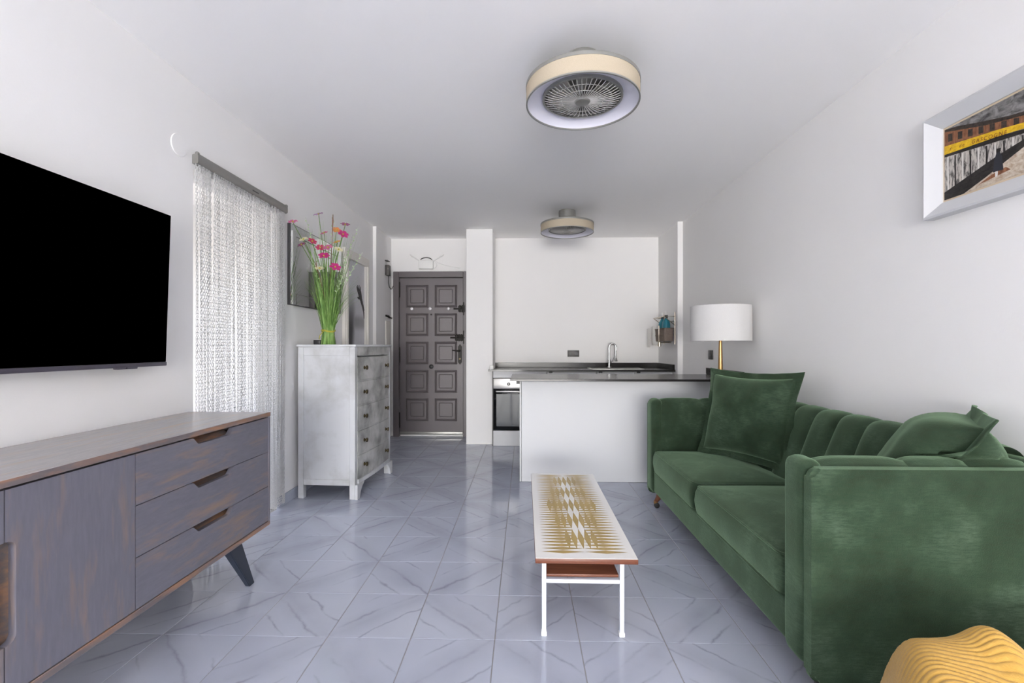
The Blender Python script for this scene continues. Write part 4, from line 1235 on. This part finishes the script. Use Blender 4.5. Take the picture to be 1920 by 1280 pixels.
def frame(c, u, v):
    u = Vector(u).normalized(); v = Vector(v); v = (v - u * v.dot(u)).normalized(); n = u.cross(v)
    return Matrix(((u.x, v.x, n.x, c[0]), (u.y, v.y, n.y, c[1]), (u.z, v.z, n.z, c[2]), (0, 0, 0, 1)))
pillow('large square flanged green velvet cushion propped upright at the far end of the sofa',
       frame((1.408, 3.035, 0.732), (0.50, -0.865, 0.0), (0.20, 0.12, 1.0)), 0.57, 0.52, 0.18, 0.038, 2.0)
pillow('slumped green velvet cushion seen edge-on behind the near sofa arm',
       frame((1.51, 1.81, 0.680), (-0.607, -0.795, 0.0), (0.40, -0.30, 0.86)), 0.40, 0.52, 0.31, 0.042, 9.0, 0.0, 0.0, 0.025)

# ------------------------------------------------------------------ mustard throw on a low pouf
pf = thing('pouf', 'low grey upholstered pouf beside the near sofa arm, almost hidden by the throw', 'pouf', (1.27, 1.04, 0))
obj('seat', bx(0.98, 1.56, 0.80, 1.28, 0.05, 0.29, 0.05, 4), GREY_UPH, pf)
for x_ in (1.03, 1.51):
    for y_ in (0.85, 1.23): obj('leg', lathe(NB(), [(0.018, 0), (0.022, 0.055)], (x_, y_, 0), 12), WOODLEG, pf)
bm = NB()
def throw_pt(u, v):
    # u: left to right, v: front (towards camera) to back (towards sofa)
    y = 0.70 + 0.66 * v
    xl = 0.60 + 0.36 * v
    x = xl + (1.66 - xl) * u
    d = min(u * (1.66 - xl), (1 - u) * (1.66 - xl), v * 0.66, (1 - v) * 0.66)
    fall = 1 - math.exp(-(d / 0.045) ** 1.4)
    top_ = 0.372 + 0.014 * math.sin(x * 8.0 + 0.6) + 0.016 * mn.noise(Vector((x * 4, y * 4, 1.0)))
    hump = 0.075 * math.exp(-(((x - 1.175) / 0.055) ** 2) - ((y - 1.20) / 0.12) ** 2)
    hump += 0.050 * math.exp(-(((x - 1.34) / 0.12) ** 2) - ((y - 1.20) / 0.12) ** 2)
    sh = 0.046 * math.exp(-(((x - 1.03) / 0.13) ** 4) - ((y - 1.20) / 0.14) ** 2)
    z = 0.08 + (top_ + hump + sh - 0.08) * fall
    # flowing pleats, running mostly left to right and fanning at the left end
    fl_ = y + 0.26 * (x - 1.0) + 0.07 * math.sin(x * 7.0 + 0.4) * (x - 0.7) + 0.06 * mn.noise(Vector((x * 3.4, y * 2.4, 7.0))) + 0.9 * max(0, 1.0 - x) ** 2 + 0.03 * mn.noise(Vector((x * 11, y * 7, 3.0)))
    ph = fl_ * math.pi / 0.0135
    pl = abs(math.sin(ph)) ** 0.42
    z += 0.0065 * pl * (0.75 + 0.5 * mn.noise(Vector((x * 8, y * 8, 5.0))))
    x += 0.010 * mn.noise(Vector((x * 9, y * 9, 2)))
    return (x, y, z)
grid(bm, throw_pt, 240, 380)
th = obj('throw_blanket', bm, THROW, None, angle=180)
tag(th, 'mustard yellow pleated throw heaped over the pouf in the front right corner', 'blanket')

# ------------------------------------------------------------------ picture on the right wall
pc = thing('framed_painting', 'street scene painting with yellow shop awning in a deep white frame on the right wall', 'picture', (1.78, 1.85, 1.93))
PY0, PY1, PZ0, PZ1 = 1.605, 2.046, 1.789, 2.086       # picture edges (right, left, bottom, top)
fw = 0.068
def fring(y0, y1, z0, z1, x): return [(x, y0, z0), (x, y1, z0), (x, y1, z1), (x, y0, z1)]
rings_ = [fring(PY0 - fw, PY1 + fw, PZ0 - fw, PZ1 + fw, XR), fring(PY0 - fw, PY1 + fw, PZ0 - fw, PZ1 + fw, 1.742), fring(PY0 - fw + 0.008, PY1 + fw - 0.008, PZ0 - fw + 0.008, PZ1 + fw - 0.008, 1.738),
          fring(PY0 - 0.008, PY1 + 0.008, PZ0 - 0.008, PZ1 + 0.008, 1.772), fring(PY0 - 0.008, PY1 + 0.008, PZ0 - 0.008, PZ1 + 0.008, 1.778)]
for k, nm in enumerate(('frame_bottom', 'frame_side', 'frame_top', 'frame_side')):
    bm = NB(); prev = None
    for rg_ in rings_:
        a, b = bm.verts.new(rg_[k]), bm.verts.new(rg_[(k + 1) % 4])
        if prev: bm.faces.new((prev[0], prev[1], b, a))
        prev = (a, b)
    obj(nm, bm, LACQ, pc, False)
bm = NB(); A = fring(PY0 - 0.008, PY1 + 0.008, PZ0 - 0.008, PZ1 + 0.008, 1.7775); Bq = fring(PY0, PY1, PZ0, PZ1, 1.7765)
va = [bm.verts.new(p) for p in A]; vb = [bm.verts.new(p) for p in Bq]
for k in range(4): bm.faces.new((va[k], va[(k + 1) % 4], vb[(k + 1) % 4], vb[k]))
obj('slip', bm, simple('cream_slip', (214, 196, 168), 0.6), pc, False)
def m_oil(name, a, b, sc=(1, 60, 60), lo=0.35, hi=0.65):
    m = Mat(name, a, 0.45, 0, 0.4); v = m.coord(sc)
    m.color(m.ramp(m.noise(v, 1.0, 5, 0.65, 0.6), [(lo, a), (hi, b)])); m.bump(m.noise(v, 1.5, 4), 0.3, 0.003)
    return m.m
cv_ = obj('canvas', bx(1.7768, 1.782, PY0, PY1, PZ0, PZ1), m_oil('oil_street_beige', (150, 132, 116), (208, 196, 178)), pc, False)
def q2(s, t, e): return (1.7766 - 0.0004 * e, PY1 - (PY1 - PY0) * s, PZ0 + (PZ1 - PZ0) * t)
def paint(name, pts, mat, e):
    bm = NB(); bm.faces.new([bm.verts.new(q2(s, t, e)) for s, t in pts]); return obj(name, bm, mat, cv_, False)
O_SKY = m_oil('oil_stormy_grey', (58, 56, 56), (150, 148, 146), (1, 22, 40))
O_ROOF = m_oil('oil_dark_roof', (34, 30, 28), (70, 58, 50))
O_BLD = m_oil('oil_brown_facade', (112, 70, 46), (156, 106, 74), (1, 130, 40))
O_YEL = m_oil('oil_yellow', (206, 160, 20), (238, 198, 40), (1, 50, 80))
O_SHOP = m_oil('oil_shop_front', (70, 68, 66), (196, 190, 182), (1, 110, 26), 0.40, 0.56)
O_BLK = m_oil('oil_black', (20, 18, 18), (48, 44, 42), (1, 40, 90))
O_PINK = simple('oil_pink', (206, 130, 156), 0.5); O_WHT = simple('oil_white', (220, 216, 210), 0.5); O_NAVY = simple('oil_navy', (40, 42, 52), 0.5)
O_RED = simple('oil_red_brown', (120, 40, 24), 0.5); O_BEIGE = m_oil('oil_pavement', (170, 146, 122), (214, 204, 188), (1, 40, 60))
paint('sky', [(0, 1), (0, 0.985), (0.25, 0.86), (1, 0.62), (1, 1)], O_SKY, 1)
paint('roof_line', [(0, 1.0), (0.12, 0.97), (0.35, 0.87), (0.6, 0.77), (1, 0.66), (1, 0.58), (0.5, 0.72), (0, 0.94)], O_ROOF, 2)
paint('facade', [(0, 0.97), (0.4, 0.79), (1, 0.60), (1, 0.48), (0, 0.76)], O_BLD, 3)
for k in range(9):
    s0 = 0.04 + 0.10 * k; s1 = s0 + 0.045; tt = lambda s: 0.93 - 0.35 * s; tb = lambda s: 0.82 - 0.30 * s
    paint('painted_window', [(s0, tt(s0)), (s1, tt(s1)), (s1, tb(s1)), (s0, tb(s0))], O_ROOF, 4)
paint('shop_front', [(0, 0.66), (1, 0.44), (1, 0.36), (0, 0.06)], O_SHOP, 3)
paint('awning_shade', [(0, 0.69), (1, 0.46), (1, 0.42), (0, 0.61)], O_BLK, 4)
paint('awning', [(0, 0.765), (0.5, 0.66), (1, 0.53), (1, 0.475), (0.5, 0.575), (0, 0.645)], O_YEL, 5)
for k in range(12):
    s0 = 0.03 + 0.075 * k; paint('mullion', [(s0, 0.60 - 0.2 * s0), (s0 + 0.014, 0.60 - 0.2 * s0), (s0 + 0.018, 0.12 + 0.28 * s0), (s0 + 0.002, 0.12 + 0.28 * s0)], O_BLK if k % 2 else O_WHT, 4)
paint('kerb', [(0, 0.11), (0.5, 0.33), (0.75, 0.41), (1, 0.43), (1, 0.40), (0.72, 0.31), (0.4, 0.11), (0.20, 0.0), (0, 0.0)], O_BLK, 5)
paint('pavement', [(0.20, 0), (0.4, 0.11), (0.72, 0.31), (1, 0.40), (1, 0)], O_BEIGE, 4)
paint('walker_coat', [(0.47, 0.14), (0.56, 0.13), (0.55, 0.30), (0.53, 0.37), (0.50, 0.37), (0.48, 0.28)], O_NAVY, 6)
paint('walker_head', [(0.50, 0.37), (0.535, 0.37), (0.54, 0.415), (0.50, 0.42)], O_BLK, 6)
paint('walker_legs', [(0.49, 0.07), (0.51, 0.07), (0.515, 0.14), (0.49, 0.14)], O_WHT, 6)
paint('passer_blouse', [(0.74, 0.24), (0.80, 0.23), (0.80, 0.36), (0.745, 0.36)], O_PINK, 6)
paint('passer_hat', [(0.735, 0.40), (0.80, 0.40), (0.79, 0.46), (0.745, 0.46)], O_RED, 6)
paint('passer_skirt', [(0.735, 0.14), (0.81, 0.13), (0.80, 0.24), (0.74, 0.24)], O_BLD, 6)
paint('puddle', [(0.34, 0.05), (0.62, 0.10), (0.58, 0.15), (0.46, 0.12)], O_BLD, 5)
def lettering(text, s, t, size, ang):
    cu = bpy.data.curves.new('lettering', 'FONT'); cu.body = text; cu.size = size; cu.extrude = 0; cu.space_character = 1.35
    tmp = bpy.data.objects.new('lettering_tmp', cu); COL.objects.link(tmp)
    bpy.context.view_layer.update()
    me = bpy.data.meshes.new_from_object(tmp.evaluated_get(bpy.context.evaluated_depsgraph_get()))
    bpy.data.objects.remove(tmp)
    ca, sa = math.cos(ang), math.sin(ang); p0 = q2(s, t, 7)
    me.transform(Matrix(((0, 0, -1, p0[0]), (-ca, sa, 0, p0[1]), (sa, ca, 0, p0[2]), (0, 0, 0, 1))))
    me.materials.clear(); me.materials.append(O_RED)
    return link('lettering', me, cv_)
lettering('r', 0.06, 0.675, 0.022, R(-6)); lettering('de', 0.155, 0.655, 0.020, R(-7)); lettering('GASCOGNE', 0.275, 0.628, 0.021, R(-9))
